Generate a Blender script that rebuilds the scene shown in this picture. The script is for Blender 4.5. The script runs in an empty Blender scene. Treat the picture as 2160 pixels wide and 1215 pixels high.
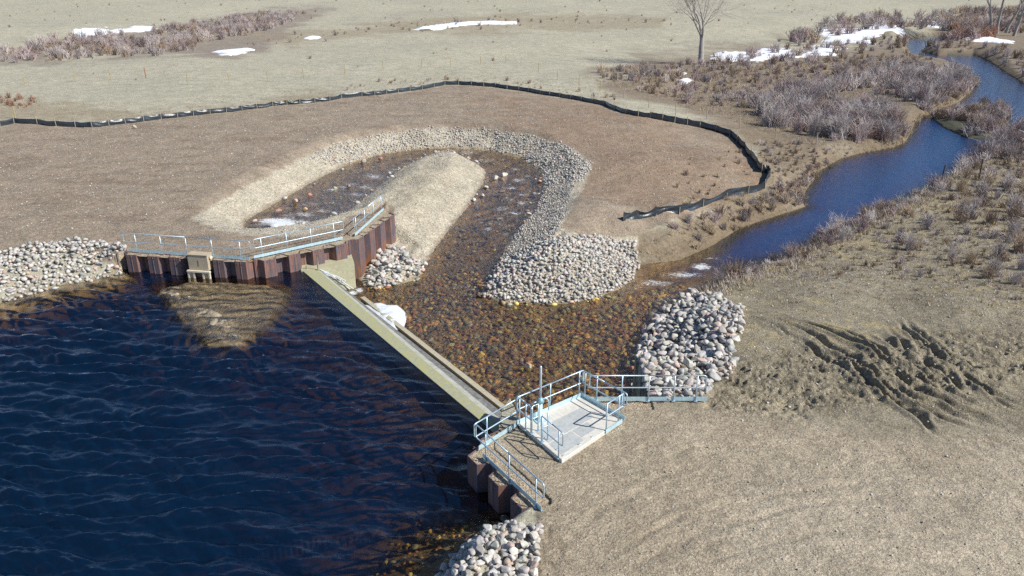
import bpy, bmesh, math, random
import numpy as np
from mathutils import Vector
random.seed(7); rng = np.random.default_rng(7)

# ---------------------------------------------------------------- camera, sky, sun, exposure
sc = bpy.context.scene
COL = sc.collection
FPX, PITCH, CAMH = 1680.0, math.radians(22.2), 15.1
cam = bpy.data.cameras.new("camera"); camo = bpy.data.objects.new("camera", cam); COL.objects.link(camo)
camo.location = (0, 0, CAMH); camo.rotation_euler = (math.pi/2 - PITCH, 0, 0)
cam.sensor_width = 36; cam.lens = 36*FPX/2160; cam.clip_end = 8000; cam.clip_start = .1
sc.camera = camo
SUN_EL = math.radians(41.5); SUN_AZ = math.radians(-21)      # azimuth from +X towards +Y
SUN = Vector((math.cos(SUN_EL)*math.cos(SUN_AZ), math.cos(SUN_EL)*math.sin(SUN_AZ), math.sin(SUN_EL)))
w = bpy.data.worlds.new("World"); sc.world = w; w.use_nodes = True
sky = w.node_tree.nodes.new('ShaderNodeTexSky'); sky.sky_type = 'NISHITA'; sky.sun_disc = False
sky.sun_elevation = SUN_EL; sky.sun_rotation = math.pi/2 - SUN_AZ; sky.altitude = 4000
sky.air_density = 1.0; sky.dust_density = 0; sky.ozone_density = 3.0
bg = w.node_tree.nodes['Background']; bg.inputs['Strength'].default_value = .115
w.node_tree.links.new(sky.outputs[0], bg.inputs['Color'])
sl = bpy.data.lights.new("sun", 'SUN'); sl.energy = 5.0; sl.angle = math.radians(.53); sl.color = (1, .955, .88)
so = bpy.data.objects.new("sun", sl); COL.objects.link(so)
so.rotation_euler = SUN.to_track_quat('Z', 'Y').to_euler()
sc.view_settings.view_transform = 'Standard'; sc.view_settings.look = 'None'
sc.view_settings.exposure = 0.24; sc.view_settings.gamma = 1
sc.cycles.max_bounces = 6; sc.cycles.transparent_max_bounces = 8; sc.cycles.use_denoising = False
sc.cycles.sample_clamp_indirect = 4

# ---------------------------------------------------------------- geometry helpers
CT, ST = math.cos(PITCH), math.sin(PITCH)
def P(px, py, z=0.):
    a = (px-1080)/FPX; b = (py-607.5)/FPX
    t = (z-CAMH)/(-ST-b*CT)
    return np.array([a*t, (CT-b*ST)*t, z])
def PP(pts, z=0.):
    return np.array([P(q[0], q[1], q[2] if len(q) > 2 else z) for q in pts])
def proj(x, y, z):
    zz = z-CAMH; dep = y*CT-zz*ST; up = y*ST+zz*CT
    return 1080+FPX*x/dep, 607.5-FPX*up/dep
_tab = rng.random((256, 256))
def vnoise(x, y):
    xi = np.floor(x).astype(int); yi = np.floor(y).astype(int); fx = x-xi; fy = y-yi
    fx = fx*fx*(3-2*fx); fy = fy*fy*(3-2*fy); xi &= 255; yi &= 255; x1 = (xi+1) & 255; y1 = (yi+1) & 255
    a = _tab[xi, yi]; b = _tab[x1, yi]; c = _tab[xi, y1]; d = _tab[x1, y1]
    return (a+(b-a)*fx)*(1-fy)+(c+(d-c)*fx)*fy
def fbm(x, y, s=1., o=4, off=0.):
    r = 0; a = .5; t = 0
    for k in range(o):
        r = r+a*vnoise(x*s+off+17.3*k, y*s-off+9.1*k); t += a; a *= .5; s *= 2.03
    return r/t*2-1
def pip(x, y, poly):
    poly = np.asarray(poly)[:, :2]; ins = np.zeros(x.shape, bool)
    bb = (x >= poly[:, 0].min()) & (x <= poly[:, 0].max()) & (y >= poly[:, 1].min()) & (y <= poly[:, 1].max())
    xs = x[bb]; ys = y[bb]; r = np.zeros(xs.shape, bool); n = len(poly)
    for i in range(n):
        x0, y0 = poly[i]; x1, y1 = poly[(i+1) % n]
        if y0 == y1: continue
        c = ((y0 > ys) != (y1 > ys)) & (xs < (x1-x0)*(ys-y0)/(y1-y0)+x0)
        r ^= c
    ins[bb] = r
    return ins
def pdist(x, y, pts, closed=False, flags=None, vals=None):
    """distance to a polyline; optionally a flag of the nearest segment and a value interpolated along it"""
    pts = np.asarray(pts, float); n = len(pts); best = np.full(x.shape, 1e18); fl = np.zeros(x.shape); vl = np.zeros(x.shape)
    for i in range(n if closed else n-1):
        a = pts[i, :2]; b = pts[(i+1) % n, :2]; d = b-a; L = d@d+1e-12
        t = np.clip(((x-a[0])*d[0]+(y-a[1])*d[1])/L, 0, 1)
        q = (x-a[0]-t*d[0])**2+(y-a[1]-t*d[1])**2; m = q < best
        best = np.where(m, q, best)
        if flags is not None: fl = np.where(m, flags[i], fl)
        if vals is not None: vl = np.where(m, vals[i]+(vals[(i+1) % n]-vals[i])*t, vl)
    return np.sqrt(best), fl, vl
def sstep(a, b, x):
    t = np.clip((x-a)/(b-a), 0, 1); return t*t*(3-2*t)
def pxmask(u, v, poly, soft, nz=0):
    """soft 0..1 mask of a region drawn in picture units and laid on the ground"""
    poly = np.asarray(poly, float); m = np.zeros(u.shape)
    lo = poly.min(0)-soft*3-30; hi = poly.max(0)+soft*3+30
    bb = (u > lo[0]) & (u < hi[0]) & (v > lo[1]) & (v < hi[1])
    if not bb.any(): return m
    uu = u[bb]; vv = v[bb]; d, _, _ = pdist(uu, vv, poly, True); s = np.where(pip(uu, vv, poly), d, -d)
    n = nz[bb] if isinstance(nz, np.ndarray) else nz
    m[bb] = sstep(-soft, soft, s+n*soft*2)
    return m

# ---------------------------------------------------------------- water outlines (picture point, water level)
RZ = -1.05
res_poly = [((-900, 900), 0), ((-300, 715), 0), ((0, 640), 0), ((60, 620), 0), ((130, 602), 0), ((200, 590), 0)]
wallA, wallB, wallC, wallD = P(262, 531), P(537, 548), P(737, 507), P(826, 447)
N0, N1 = P(999, 946), P(1131, 1070)
DK_L, DK_B, DK_R, DK_F = P(1094, 893, .1), P(1226, 836, .1), P(1312, 886, .1), P(1185, 971, .1)
R0, R1 = P(1246, 846), P(1468, 846)
def back(p, q, dist):                    # the segment p-q pushed behind its wall (away from the water on its right side)
    d = (q-p)[:2]; d = d/np.linalg.norm(d); n = np.array([-d[1], d[0]]); o = np.array([n[0], n[1], 0])*dist
    return p+o, q+o
a1, b1 = back(wallA, wallB, .55); b2, c1 = back(wallB, wallC, .55)
# crest line of the weir
U0, U1 = P(636, 568, -.98), P(1052, 918, -.98)
C0, C1 = P(665, 566, -.99), P(1072, 912, -.99)
A0, A1 = P(692, 582, -1.28), P(1080, 886, -1.28)
mid0, mid1 = (C0+U0)/2, (C1+U1)/2
RES = [P(*q, RZ) for q, f in res_poly]; rfl = [0]*len(RES)
RES.append(P(258, 571, RZ)); rfl[-1] = 0; rfl.append(1)
RES += [a1, (b1+b2)/2, c1]; rfl += [1, 1, 1]
RES += [U0+(C0-U0)*.25, U1+(C1-U1)*.25]; rfl += [1, 1]
nn = (N1-N0)/np.linalg.norm(N1-N0); nb = np.array([-nn[1], nn[0], 0])     # behind the near wall
if nb[0] < 0: nb = -nb
RES += [N0+nb*.6+nn*.3, N1+nb*.6-nn*.1]; rfl += [1, 0]
RES += [P(*q, RZ) for q in [(1125, 1112), (1060, 1118), (1010, 1140), (960, 1185), (925, 1240), (880, 1400), (500, 2300)]]; rfl += [0]*7
RES.append(np.array([-30, 5, 0])); RES.append(np.array([-60, 10, 0])); rfl += [0, 0]
RES = np.array(RES)[:, :2]

chan_outer = [(512, 486, -1.5), (518, 466, -1.5), (560, 440, -1.55), (620, 405, -1.6), (680, 372, -1.7), (735, 345, -1.75), (800, 325, -1.8),
  (870, 315, -1.85), (950, 312, -1.88), (1030, 318, -1.92), (1100, 335, -2), (1138, 362, -2.05), (1146, 400, -2.1), (1130, 445, -2.2),
  (1100, 480, -2.3), (1062, 530, -2.38), (1030, 585, -2.45), (1010, 622, -2.5), (1060, 638, -2.5), (1130, 640, -2.5), (1200, 640, -2.5),
  (1260, 628, -2.5), (1310, 608, -2.55), (1335, 590, -2.7), (1345, 562, -2.9)]
river_left = [(1433, 549), (1500, 520), (1560, 482), (1640, 455), (1700, 436), (1690, 420), (1703, 398), (1730, 360), (1773, 335), (1823, 321), (1880, 312), (1910, 300),
  (1922, 280), (1930, 258), (1973, 233), (2023, 215), (2052, 190), (2058, 165), (2040, 148), (2007, 135), (1957, 127), (1925, 116), (1912, 95), (1920, 82), (1950, 76), (1990, 75)]
river_right = [(2012, 79), (1985, 90), (1955, 97), (1942, 108), (1980, 116), (2057, 115), (2090, 130), (2123, 153), (2160, 176), (2230, 205),
  (2220, 245), (2150, 268), (2120, 292), (2086, 310), (2050, 338), (2007, 367), (1940, 405), (1895, 425), (1840, 455), (1757, 490), (1690, 528), (1610, 556),
  (1573, 567), (1540, 592), (1475, 612)]
pile_edge = [(1432, 636, -2.5), (1375, 690, -2.5), (1350, 740, -2.5), (1336, 800, -2.5), (1332, 846, -2.5)]
DS = [P(*q) for q in chan_outer]; dfl = [0]*len(DS)
DS += [P(*q, -2.9) for q in river_left]; dfl += [0]*len(river_left)
DS += [P(*q, -2.9) for q in river_right]; dfl += [0]*len(river_right)
DS += [P(*q) for q in pile_edge]; dfl += [0]*len(pile_edge)
xw = DS[-1][0]
DS += [np.array([xw, R0[1]-.55, 0]), R0+[-.2, -.6, 0], DK_B+[0, -.6, 0], DK_L+[.3, -.5, 0], (A1*2+C1)/3, (A0*2+C0)/3]; dfl[-1] = 1; dfl += [1, 1, 1, 1, 1, 1]
DS += [P(735, 570, -2.5), P(768, 602, -2.5)]; dfl += [1, 0]
DS += [P(*q) for q in [(803, 609, -2.5), (837, 601, -2.5), (872, 592, -2.5), (890, 578, -2.5), (900, 552, -2.45), (922, 520, -2.38), (952, 480, -2.3), (992, 430, -2.2),
  (1020, 387, -2.1), (1026, 362, -2), (1010, 346, -1.95), (960, 331, -1.88), (900, 335, -1.85), (850, 353, -1.8), (800, 393, -1.75), (745, 437, -1.65), (702, 470, -1.6), (640, 488, -1.55), (600, 494, -1.5), (550, 498, -1.5)]]
dfl += [0]*20
DS = np.array(DS)[:, :2]
ISL = PP([(1962, 246), (1990, 270), (2040, 292), (2100, 292), (2132, 265), (2128, 236), (2095, 222), (2040, 236)], -2.9)[:, :2]
cl = [(545, 478, -1.5), (620, 440, -1.6), (700, 400, -1.7), (800, 350, -1.8), (900, 322, -1.85), (1000, 325, -1.9), (1080, 350, -2.0), (1085, 400, -2.1),
  (1050, 450, -2.2), (1000, 500, -2.3), (960, 550, -2.42), (930, 600, -2.5), (1000, 700, -2.5), (1200, 700, -2.5), (1330, 620, -2.55), (1400, 590, -2.75), (1470, 560, -2.9),
  (1560, 520, -2.9), (1750, 410, -2.9), (1950, 310, -2.9), (2080, 250, -2.92), (2110, 190, -2.94), (2000, 120, -2.96), (1940, 95, -3.0)]
CLP = PP(cl)[:, :2]; CLZ = [c[2] for c in cl]
def level(x, y): return pdist(x, y, CLP, vals=CLZ)[2]

ctrl = [(100, 480, 0), (300, 400, 0), (600, 280, 0), (300, 290, 0), (940, 200, 0), (1250, 250, 0), (1350, 330, -.1), (1450, 430, -.7), (1250, 430, -.2), (1500, 330, -.5),
  (1600, 360, -1.3), (1540, 440, -1.7), (1430, 500, -1.9), (1385, 530, -2.3), (1500, 200, -1.6), (1300, 170, -.4), (1700, 220, -2.3), (1850, 270, -2.3), (1700, 350, -2.3),
  (1650, 420, -2.4), (1900, 150, -2.3), (1480, 130, -1.2), (1700, 60, -1.2), (2100, 70, -1.9), (2150, 150, -2.1), (2100, 330, -2.1), (2000, 420, -2.0), (1800, 500, -2.0),
  (1640, 560, -2.0), (1560, 620, -1.4), (2150, 500, -1.4), (1800, 620, -1.0), (2100, 650, -.6), (1620, 720, -.55), (1550, 800, -.25), (1450, 870, -.03), (1900, 800, -.15),
  (1300, 950, -.03), (1600, 1000, 0), (1250, 1150, 0), (2100, 1000, .1), (1500, 1200, .05), (0, 200, .2), (300, 150, .3), (700, 120, .2), (0, 50, 2), (500, 50, .6), (1000, 80, .2),
  (1400, 60, -.3), (60, 560, -.1), (-300, 500, 0), (-300, 300, 0), (1300, 1050, 0), (1150, 980, -.03), (1010, 965, -.05), (1400, 890, -.02), (1200, 505, -.2), (1320, 505, -.6), (1560, 560, -2.1),
  (400, 500, 0), (620, 500, -.02), (700, 500, -.02), (780, 462, -.05), (500, 400, 0), (850, 290, 0), (1100, 260, 0), (180, 540, 0), (1700, 1150, .1), (1000, 30, .5), (1800, 10, 0), (2700, 300, -1.5), (2700, 800, 0)]
CTX = PP(ctrl)
RUTS = [[(1560, 640), (1690, 712), (1790, 790), (1880, 850), (1960, 890), (2060, 930)], [(1610, 650), (1720, 705), (1800, 760), (1860, 820), (1930, 872), (2010, 900)],
  [(1660, 650), (1770, 700), (1850, 752), (1900, 800), (1960, 850), (2050, 890), (2130, 930)], [(1800, 700), (1850, 740), (1900, 790), (1960, 820), (2010, 860)],
  [(1850, 690), (1880, 720), (1940, 760), (2000, 800), (2030, 850)], [(1900, 640), (1970, 720), (2020, 760), (2080, 800)], [(1945, 740), (1955, 775), (1990, 790), (2050, 800)],
  [(1520, 870), (1650, 880), (1800, 900), (1950, 930), (2160, 960)], [(1700, 720), (1790, 770), (1850, 830), (1930, 890), (1990, 950)], [(1820, 790), (1890, 850), (1960, 920)], [(1600, 640), (1700, 692), (1810, 775), (1900, 835), (1980, 875), (2080, 915)], [(1640, 640), (1750, 694), (1840, 745), (1885, 795), (1945, 845), (2030, 885)], [(1700, 650), (1810, 705), (1880, 760), (1940, 790), (2000, 840), (2080, 880)], [(1880, 640), (1950, 720), (2000, 770), (2060, 820), (2160, 870)], [(1990, 740), (2040, 800), (2100, 850), (2160, 890)], [(1860, 655), (1920, 745), (1990, 780)]]
NR = len(RUTS)
RUTS += [[(1230, 1230), (1400, 1130), (1600, 1070), (1850, 1040), (2180, 1050)], [(1290, 1260), (1450, 1160), (1640, 1100), (1870, 1072), (2180, 1085)], [(1330, 1000), (1500, 960), (1750, 950), (2000, 985), (2180, 1020)],
  [(1420, 1230), (1560, 1180), (1760, 1150), (2180, 1160)], [(1180, 1180), (1260, 1100), (1400, 1020), (1560, 980)], [(2000, 930), (2080, 950), (2200, 1010)], [(1930, 900), (2040, 960), (2180, 1060)]]
RUTW = [PP(r, -.4)[:, :2] for r in RUTS]
SHOAL = [(335, 600), (345, 622), (400, 680), (440, 722), (490, 730), (545, 697), (592, 642), (600, 612), (560, 595), (450, 586), (400, 584)]
SHW = PP(SHOAL, RZ)[:, :2]; SHR = PP([(345, 608), (372, 625), (410, 640), (440, 662), (470, 690), (490, 712)], RZ)[:, :2]
wd = (wallD-wallC)/np.linalg.norm(wallD-wallC)

def nearb_(u, v): return pxmask(u, v, [(1150, 1000), (1350, 900), (2500, 930), (2500, 2300), (1150, 2300)], 40)
ISLQ = PP([(800, 560), (820, 440), (740, 450), (700, 480), (800, 395), (850, 350), (900, 332), (960, 328), (1012, 345), (1028, 362), (1020, 390), (950, 480), (900, 555), (880, 590)], -1.2)[:, :2]
ENDS = [N1+nb*.6-nn*.1, a1, b1*0+P(1338, 846)]
WEIRQ = np.array([U0[:2]+[-.1, -.1], U1[:2], A1[:2], A0[:2]])
_pb = wallC+(P(640, 525)-wallC)*1.0
ABQ = np.array([(b2*.65+c1*.35)[:2], U0[:2]+[-.3, 0], A0[:2], P(756, 572, -1.5)[:2], c1[:2]])
def height(x, y, fine=True):
    x = np.asarray(x, float); y = np.asarray(y, float); sh = x.shape; x = x.ravel(); y = y.ravel()
    num = np.zeros(x.shape); den = np.zeros(x.shape)
    for c in CTX:
        dd = ((x-c[0])**2+(y-c[1])**2); ww = 1/(dd+4)**1.6
        num += ww*c[2]; den += ww
    pl = num/den
    r = np.hypot(x, y)
    pl += fbm(x, y, .012, 3, 3.)*sstep(90, 260, r)*3.2+fbm(x, y, .05, 3, 8.)*sstep(70, 150, r)*.6
    # distance to the waters
    dR, fR, _ = pdist(x, y, RES, True, rfl); iR = pip(x, y, RES)
    dD, fD, _ = pdist(x, y, DS, True, dfl); iD = pip(x, y, DS)
    dI, _, _ = pdist(x, y, ISL, True); iI = pip(x, y, ISL)
    lv = level(x, y)
    wob = fbm(x, y, .9, 3, 21.)*.22
    h = pl.copy()
    st = 0
    for e in ENDS: st = st+3.2*np.exp(-((x-e[0])**2+(y-e[1])**2)/.8)
    cr = RZ+np.maximum(dR+wob*(dR > .3), 0)*(.42+.75*((y < 22) & (x > -4)))+dR*st; cr = np.where(fR > .5, 9, cr)
    cd = lv+np.maximum(dD+wob*(dD > .5), 0)*.52+dD*st; cd = np.where(fD > .5, 9, cd)
    def smin(a, b, k=.35):
        t = np.clip(.5+.5*(b-a)/k, 0, 1); return b*(1-t)+a*t-k*t*(1-t)*.5
    h = np.where(iR | iD, h, smin(smin(h, cr), cd))
    # right of the wing wall the ground is low
    s = (x-wallC[0])*wd[1]-(y-wallC[1])*wd[0]; t = (x-wallC[0])*wd[0]+(y-wallC[1])*wd[1]
    isl = pip(x, y, ISLQ); h = np.where(isl, smin(h, np.full(h.shape, -.62)+fbm(x, y, .5, 4, 7.)*.22, .4), h)
    low = -2.5+.24*dD; rw = (s > -.35) & (t > -3) & (s < 9) & ~iD & (t < 14)
    h = np.where(rw, np.minimum(h, low+sstep(1.2, 4.5, s)*1.6+sstep(5.4, 7.6, t)*2.5), h)
    h = np.where(pip(x, y, WEIRQ) | pip(x, y, ABQ), -3.2, h)
    # beds
    bedR = RZ-np.minimum(dR*.42+.02, 3.6); bedR = np.where(fR > .5, RZ-.75-np.minimum(dR*.22, 3.0)+fbm(x, y, .5, 3, 71.)*.25, bedR)
    dS, _, _ = pdist(x, y, SHW, True); iS = pip(x, y, SHW); dr, _, _ = pdist(x, y, SHR)
    s_in = np.where(iS, dS, -dS)+fbm(x, y, 1.1, 3, 40)*.3
    shoal = RZ-.17+fbm(x, y, 1.3, 4, 50)*.10+.22*np.exp(-(dr/.5)**2)*(.6+1.2*fbm(x, y, 2.6, 3, 60))-np.maximum(-s_in, 0)*1.3-np.maximum(.7-s_in, 0)*.12
    bedR = np.maximum(bedR, shoal)
    bedD = lv-np.minimum(dD*.42+.02, .42)+fbm(x, y, 1.5, 3, 70)*.05; bedD = np.where(fD > .5, lv-.35, bedD)
    bedD = np.where(x > 4, lv-np.minimum(dD*(.45+.9*sstep(12, 19, x))+.02, .42+4.2*sstep(9, 20, x)), bedD)
    h = np.where(iR, bedR, h); h = np.where(iD, bedD, h); h = np.where(pip(x, y, WEIRQ) | (pip(x, y, ABQ) & ~iR), -3.2, h)
    h = np.where(iI, -2.9+np.minimum(dI*.3, .35), np.where(iD, np.minimum(h, np.where(dI < 1, -2.92-dI*.3, h)), h))
    dry = ~(iR | iD)
    if fine:
        n = fbm(x, y, 2.2, 4, 11.)*.035
        u, v = proj(x, y, h)
        # churned mud, ruts and clods at right
        mud = pxmask(u, v, [(1500, 850), (1560, 770), (1660, 740), (1850, 740), (2000, 700), (2160, 700), (2400, 720), (2400, 830), (2160, 800), (2000, 830), (1800, 860), (1640, 860)], 28)
        clod = np.abs(fbm(x, y, 1.7, 4, 90.))
        mud = np.maximum(mud, pxmask(u, v, [(1520, 760), (1700, 770), (1760, 830), (1700, 880), (1480, 860)], 18))
        mud = np.maximum(mud, pxmask(u, v, [(2060, 730), (2160, 700), (2300, 720), (2300, 820), (2100, 800)], 18))
        al = x*.72-y*.69; ac = x*.69+y*.72
        n += mud*(.03+fbm(al*.55, ac*1.9, 1.1, 3, 95.)*.24+fbm(x, y, 3.0, 4, 99.)*.13-np.abs(fbm(x, y, 3.6, 3, 97.))*.2)
        near = (x > 1) & (x < 30) & (y > 13) & (y < 50)
        g = np.zeros(x.shape)
        xa, ya = x[near]+fbm(x[near], y[near], .8, 2, 5.)*.25, y[near]+fbm(x[near], y[near], .8, 2, 6.)*.25
        gg = np.zeros(xa.shape)
        for k, R in enumerate(RUTW):
            d, _, tt = pdist(xa, ya, R, vals=list(range(len(R))))
            L = len(R)-1; fade = sstep(0, .8, tt)*sstep(0, .8, L-tt)*(.55+.45*sstep(-.15, .35, fbm(xa, ya, .45, 2, 30.+k)))
            amp = .08 if k == 7 else (.035 if k >= NR else .18)
            gg += fade*amp*(-np.exp(-(d/.12)**2)+.55*np.exp(-((d-.27)/.11)**2))
        g[near] = gg; n += g
        # crumbly edge behind the near wall and riprap
        ed = pxmask(u, v, [(1130, 1080), (1165, 1090), (1160, 1130), (1190, 1150), (1180, 1215), (1190, 1400), (1110, 1400), (1120, 1200), (1140, 1130)], 10)
        n += ed*(fbm(x, y, 2.2, 4, 33)*.10-.04)
        n = np.where(iD | iR, n*.4, n)
        quiet = pxmask(u, v, [(250, 480), (540, 490), (740, 460), (800, 400), (850, 440), (780, 560), (540, 590), (250, 570)], 4)+pxmask(u, v, [(985, 925), (1090, 870), (1230, 810), (1330, 880), (1480, 820), (1480, 870), (1200, 990), (1140, 1080), (1000, 1000)], 10)
        dz = pxmask(u, v, [(-1400, 300), (300, 262), (700, 215), (940, 185), (1280, 235), (1560, 320), (1610, 385), (1320, 490), (1240, 440), (1250, 340), (1100, 280), (900, 262), (640, 320), (400, 455), (250, 520), (0, 510), (-1400, 600)], 5)
        n += dz*(fbm(x, y, .6, 3, 140.)*.06+fbm(x*.35+y*.25, y*1.7-x*.6, 1.3, 3, 141.)*.05-np.abs(fbm(x, y, 2.4, 3, 142.))*.04)
        n += pxmask(u, v, [(405, 462), (640, 330), (900, 270), (1120, 285), (1245, 350), (1185, 480), (1030, 600), (900, 600), (840, 560), (832, 450), (700, 470), (500, 490)], 5)*(fbm(x, y, 1.4, 3, 160.)*.10-np.abs(fbm(x, y, 4., 3, 161.))*.05)
        n += nearb_(u, v)*(fbm(x*.8+y*.4, y, .8, 3, 120.)*.05-np.abs(fbm(x, y, 4., 3, 121.))*.02)
        h = h+n*(1-.75*np.clip(quiet, 0, 1))
    return h.reshape(sh)
def hz(x, y): return float(height(np.array([x]), np.array([y]))[0])

# ---------------------------------------------------------------- mesh helpers
def npmesh(name, V, F, smooth=True):
    V = np.asarray(V, np.float32).reshape(-1, 3)
    me = bpy.data.meshes.new(name); me.vertices.add(len(V)); me.vertices.foreach_set('co', V.ravel())
    if not isinstance(F, list): F = [F]
    F = [np.asarray(f, np.int32) for f in F if len(f)]
    nl = sum(f.size for f in F); nf = sum(len(f) for f in F)
    me.loops.add(nl); me.loops.foreach_set('vertex_index', np.concatenate([f.ravel() for f in F]))
    me.polygons.add(nf); tot = np.concatenate([np.full(len(f), f.shape[1], np.int32) for f in F])
    st = np.concatenate([[0], np.cumsum(tot)[:-1]]).astype(np.int32)
    me.polygons.foreach_set('loop_start', st)
    me.polygons.foreach_set('use_smooth', np.full(nf, smooth, bool))
    me.update(calc_edges=True); me.validate()
    return me
def attrc(me, name, A):
    A = np.asarray(A, np.float32)
    if A.shape[1] == 3: A = np.hstack([A, np.ones((len(A), 1), np.float32)])
    a = me.attributes.new(name, 'FLOAT_COLOR', 'POINT'); a.data.foreach_set('color', A.ravel())
def attrf(me, name, A):
    a = me.attributes.new(name, 'FLOAT', 'POINT'); a.data.foreach_set('value', np.asarray(A, np.float32))
def link(name, me, mat=None, parent=None):
    o = bpy.data.objects.new(name, me); COL.objects.link(o)
    if mat is not None and len(me.materials) == 0: me.materials.append(mat)
    if parent is not None: o.parent = parent
    return o
def tag(o, label=None, cat=None, group=None, kind=None):
    if label: o['label'] = label
    if cat: o['category'] = cat
    if group: o['group'] = group
    if kind: o['kind'] = kind
    return o
def empty(name, loc, label, cat, group=None):
    o = bpy.data.objects.new(name, None); o.empty_display_size = .2; COL.objects.link(o); o.location = tuple(map(float, loc))
    return tag(o, label, cat, group)
class MB:
    """collects shapes in world coordinates; build() makes one object, moved under its parent"""
    def __init__(s): s.V = []; s.Q = []; s.T = []; s.n = 0
    def add(s, V, Q=None, T=None):
        V = np.asarray(V, float).reshape(-1, 3)
        if Q is not None and len(Q): s.Q.append(np.asarray(Q)+s.n)
        if T is not None and len(T): s.T.append(np.asarray(T)+s.n)
        s.V.append(V); s.n += len(V); return s
    def tube(s, pts, r, n=8, caps=True):
        pts = np.asarray(pts, float); m = len(pts); r = np.broadcast_to(r, (m,))
        V = []; ref = None
        for i in range(m):
            t = pts[min(i+1, m-1)]-pts[max(i-1, 0)]; t = t/(np.linalg.norm(t)+1e-9)
            if ref is None or abs(ref@t) > .95: ref = np.array([0, 0, 1.]) if abs(t[2]) < .9 else np.array([1., 0, 0])
            a = np.cross(ref, t); a /= np.linalg.norm(a); b = np.cross(t, a); ref = b
            for k in range(n):
                an = 2*math.pi*k/n; V.append(pts[i]+r[i]*(a*math.cos(an)+b*math.sin(an)))
        Q = [(i*n+k, i*n+(k+1) % n, (i+1)*n+(k+1) % n, (i+1)*n+k) for i in range(m-1) for k in range(n)]
        T = []
        if caps and n > 3:
            V += [pts[0], pts[-1]]; c0 = m*n
            T = [(c0, (k+1) % n, k) for k in range(n)]+[(c0+1, (m-1)*n+k, (m-1)*n+(k+1) % n) for k in range(n)]
        return s.add(V, Q, T)
    def box(s, c, sz, rz=0, ax=None):
        """box centred on c; ax: unit direction of its length in plan"""
        if ax is None: ax = (math.cos(rz), math.sin(rz))
        u = np.array([ax[0], ax[1], 0]); u /= np.linalg.norm(u); v = np.array([-u[1], u[0], 0]); k = np.array([0, 0, 1.])
        V = [np.asarray(c)+u*sz[0]/2*i+v*sz[1]/2*j+k*sz[2]/2*l for l in (-1, 1) for j in (-1, 1) for i in (-1, 1)]
        return s.add(V, [(0, 2, 3, 1), (4, 5, 7, 6), (0, 1, 5, 4), (2, 6, 7, 3), (0, 4, 6, 2), (1, 3, 7, 5)])
    def prism(s, poly, z0, z1):
        """poly counter-clockwise in plan"""
        n = len(poly); z0 = np.broadcast_to(z0, (n,)); z1 = np.broadcast_to(z1, (n,))
        V = [(p[0], p[1], z0[i]) for i, p in enumerate(poly)]+[(p[0], p[1], z1[i]) for i, p in enumerate(poly)]
        Q = [(i, (i+1) % n, n+(i+1) % n, n+i) for i in range(n)]
        T = [(0, i+1, i) for i in range(1, n-1)]+[(n, n+i, n+i+1) for i in range(1, n-1)]
        return s.add(V, Q, T)
    def build(s, name, mat, parent=None, smooth=False, bevel=0, world=True):
        V = np.concatenate(s.V)
        if parent is not None and world:
            o = np.zeros(3); p = parent
            while p is not None: o += np.array(p.location); p = p.parent
            V = V-o
        F = []
        if s.Q: F.append(np.concatenate(s.Q))
        if s.T: F.append(np.concatenate(s.T))
        me = npmesh(name, V, F, smooth); ob = link(name, me, mat, parent)
        if bevel:
            m = ob.modifiers.new('bevel', 'BEVEL'); m.width = bevel; m.segments = 2; m.limit_method = 'ANGLE'
        return ob

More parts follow.
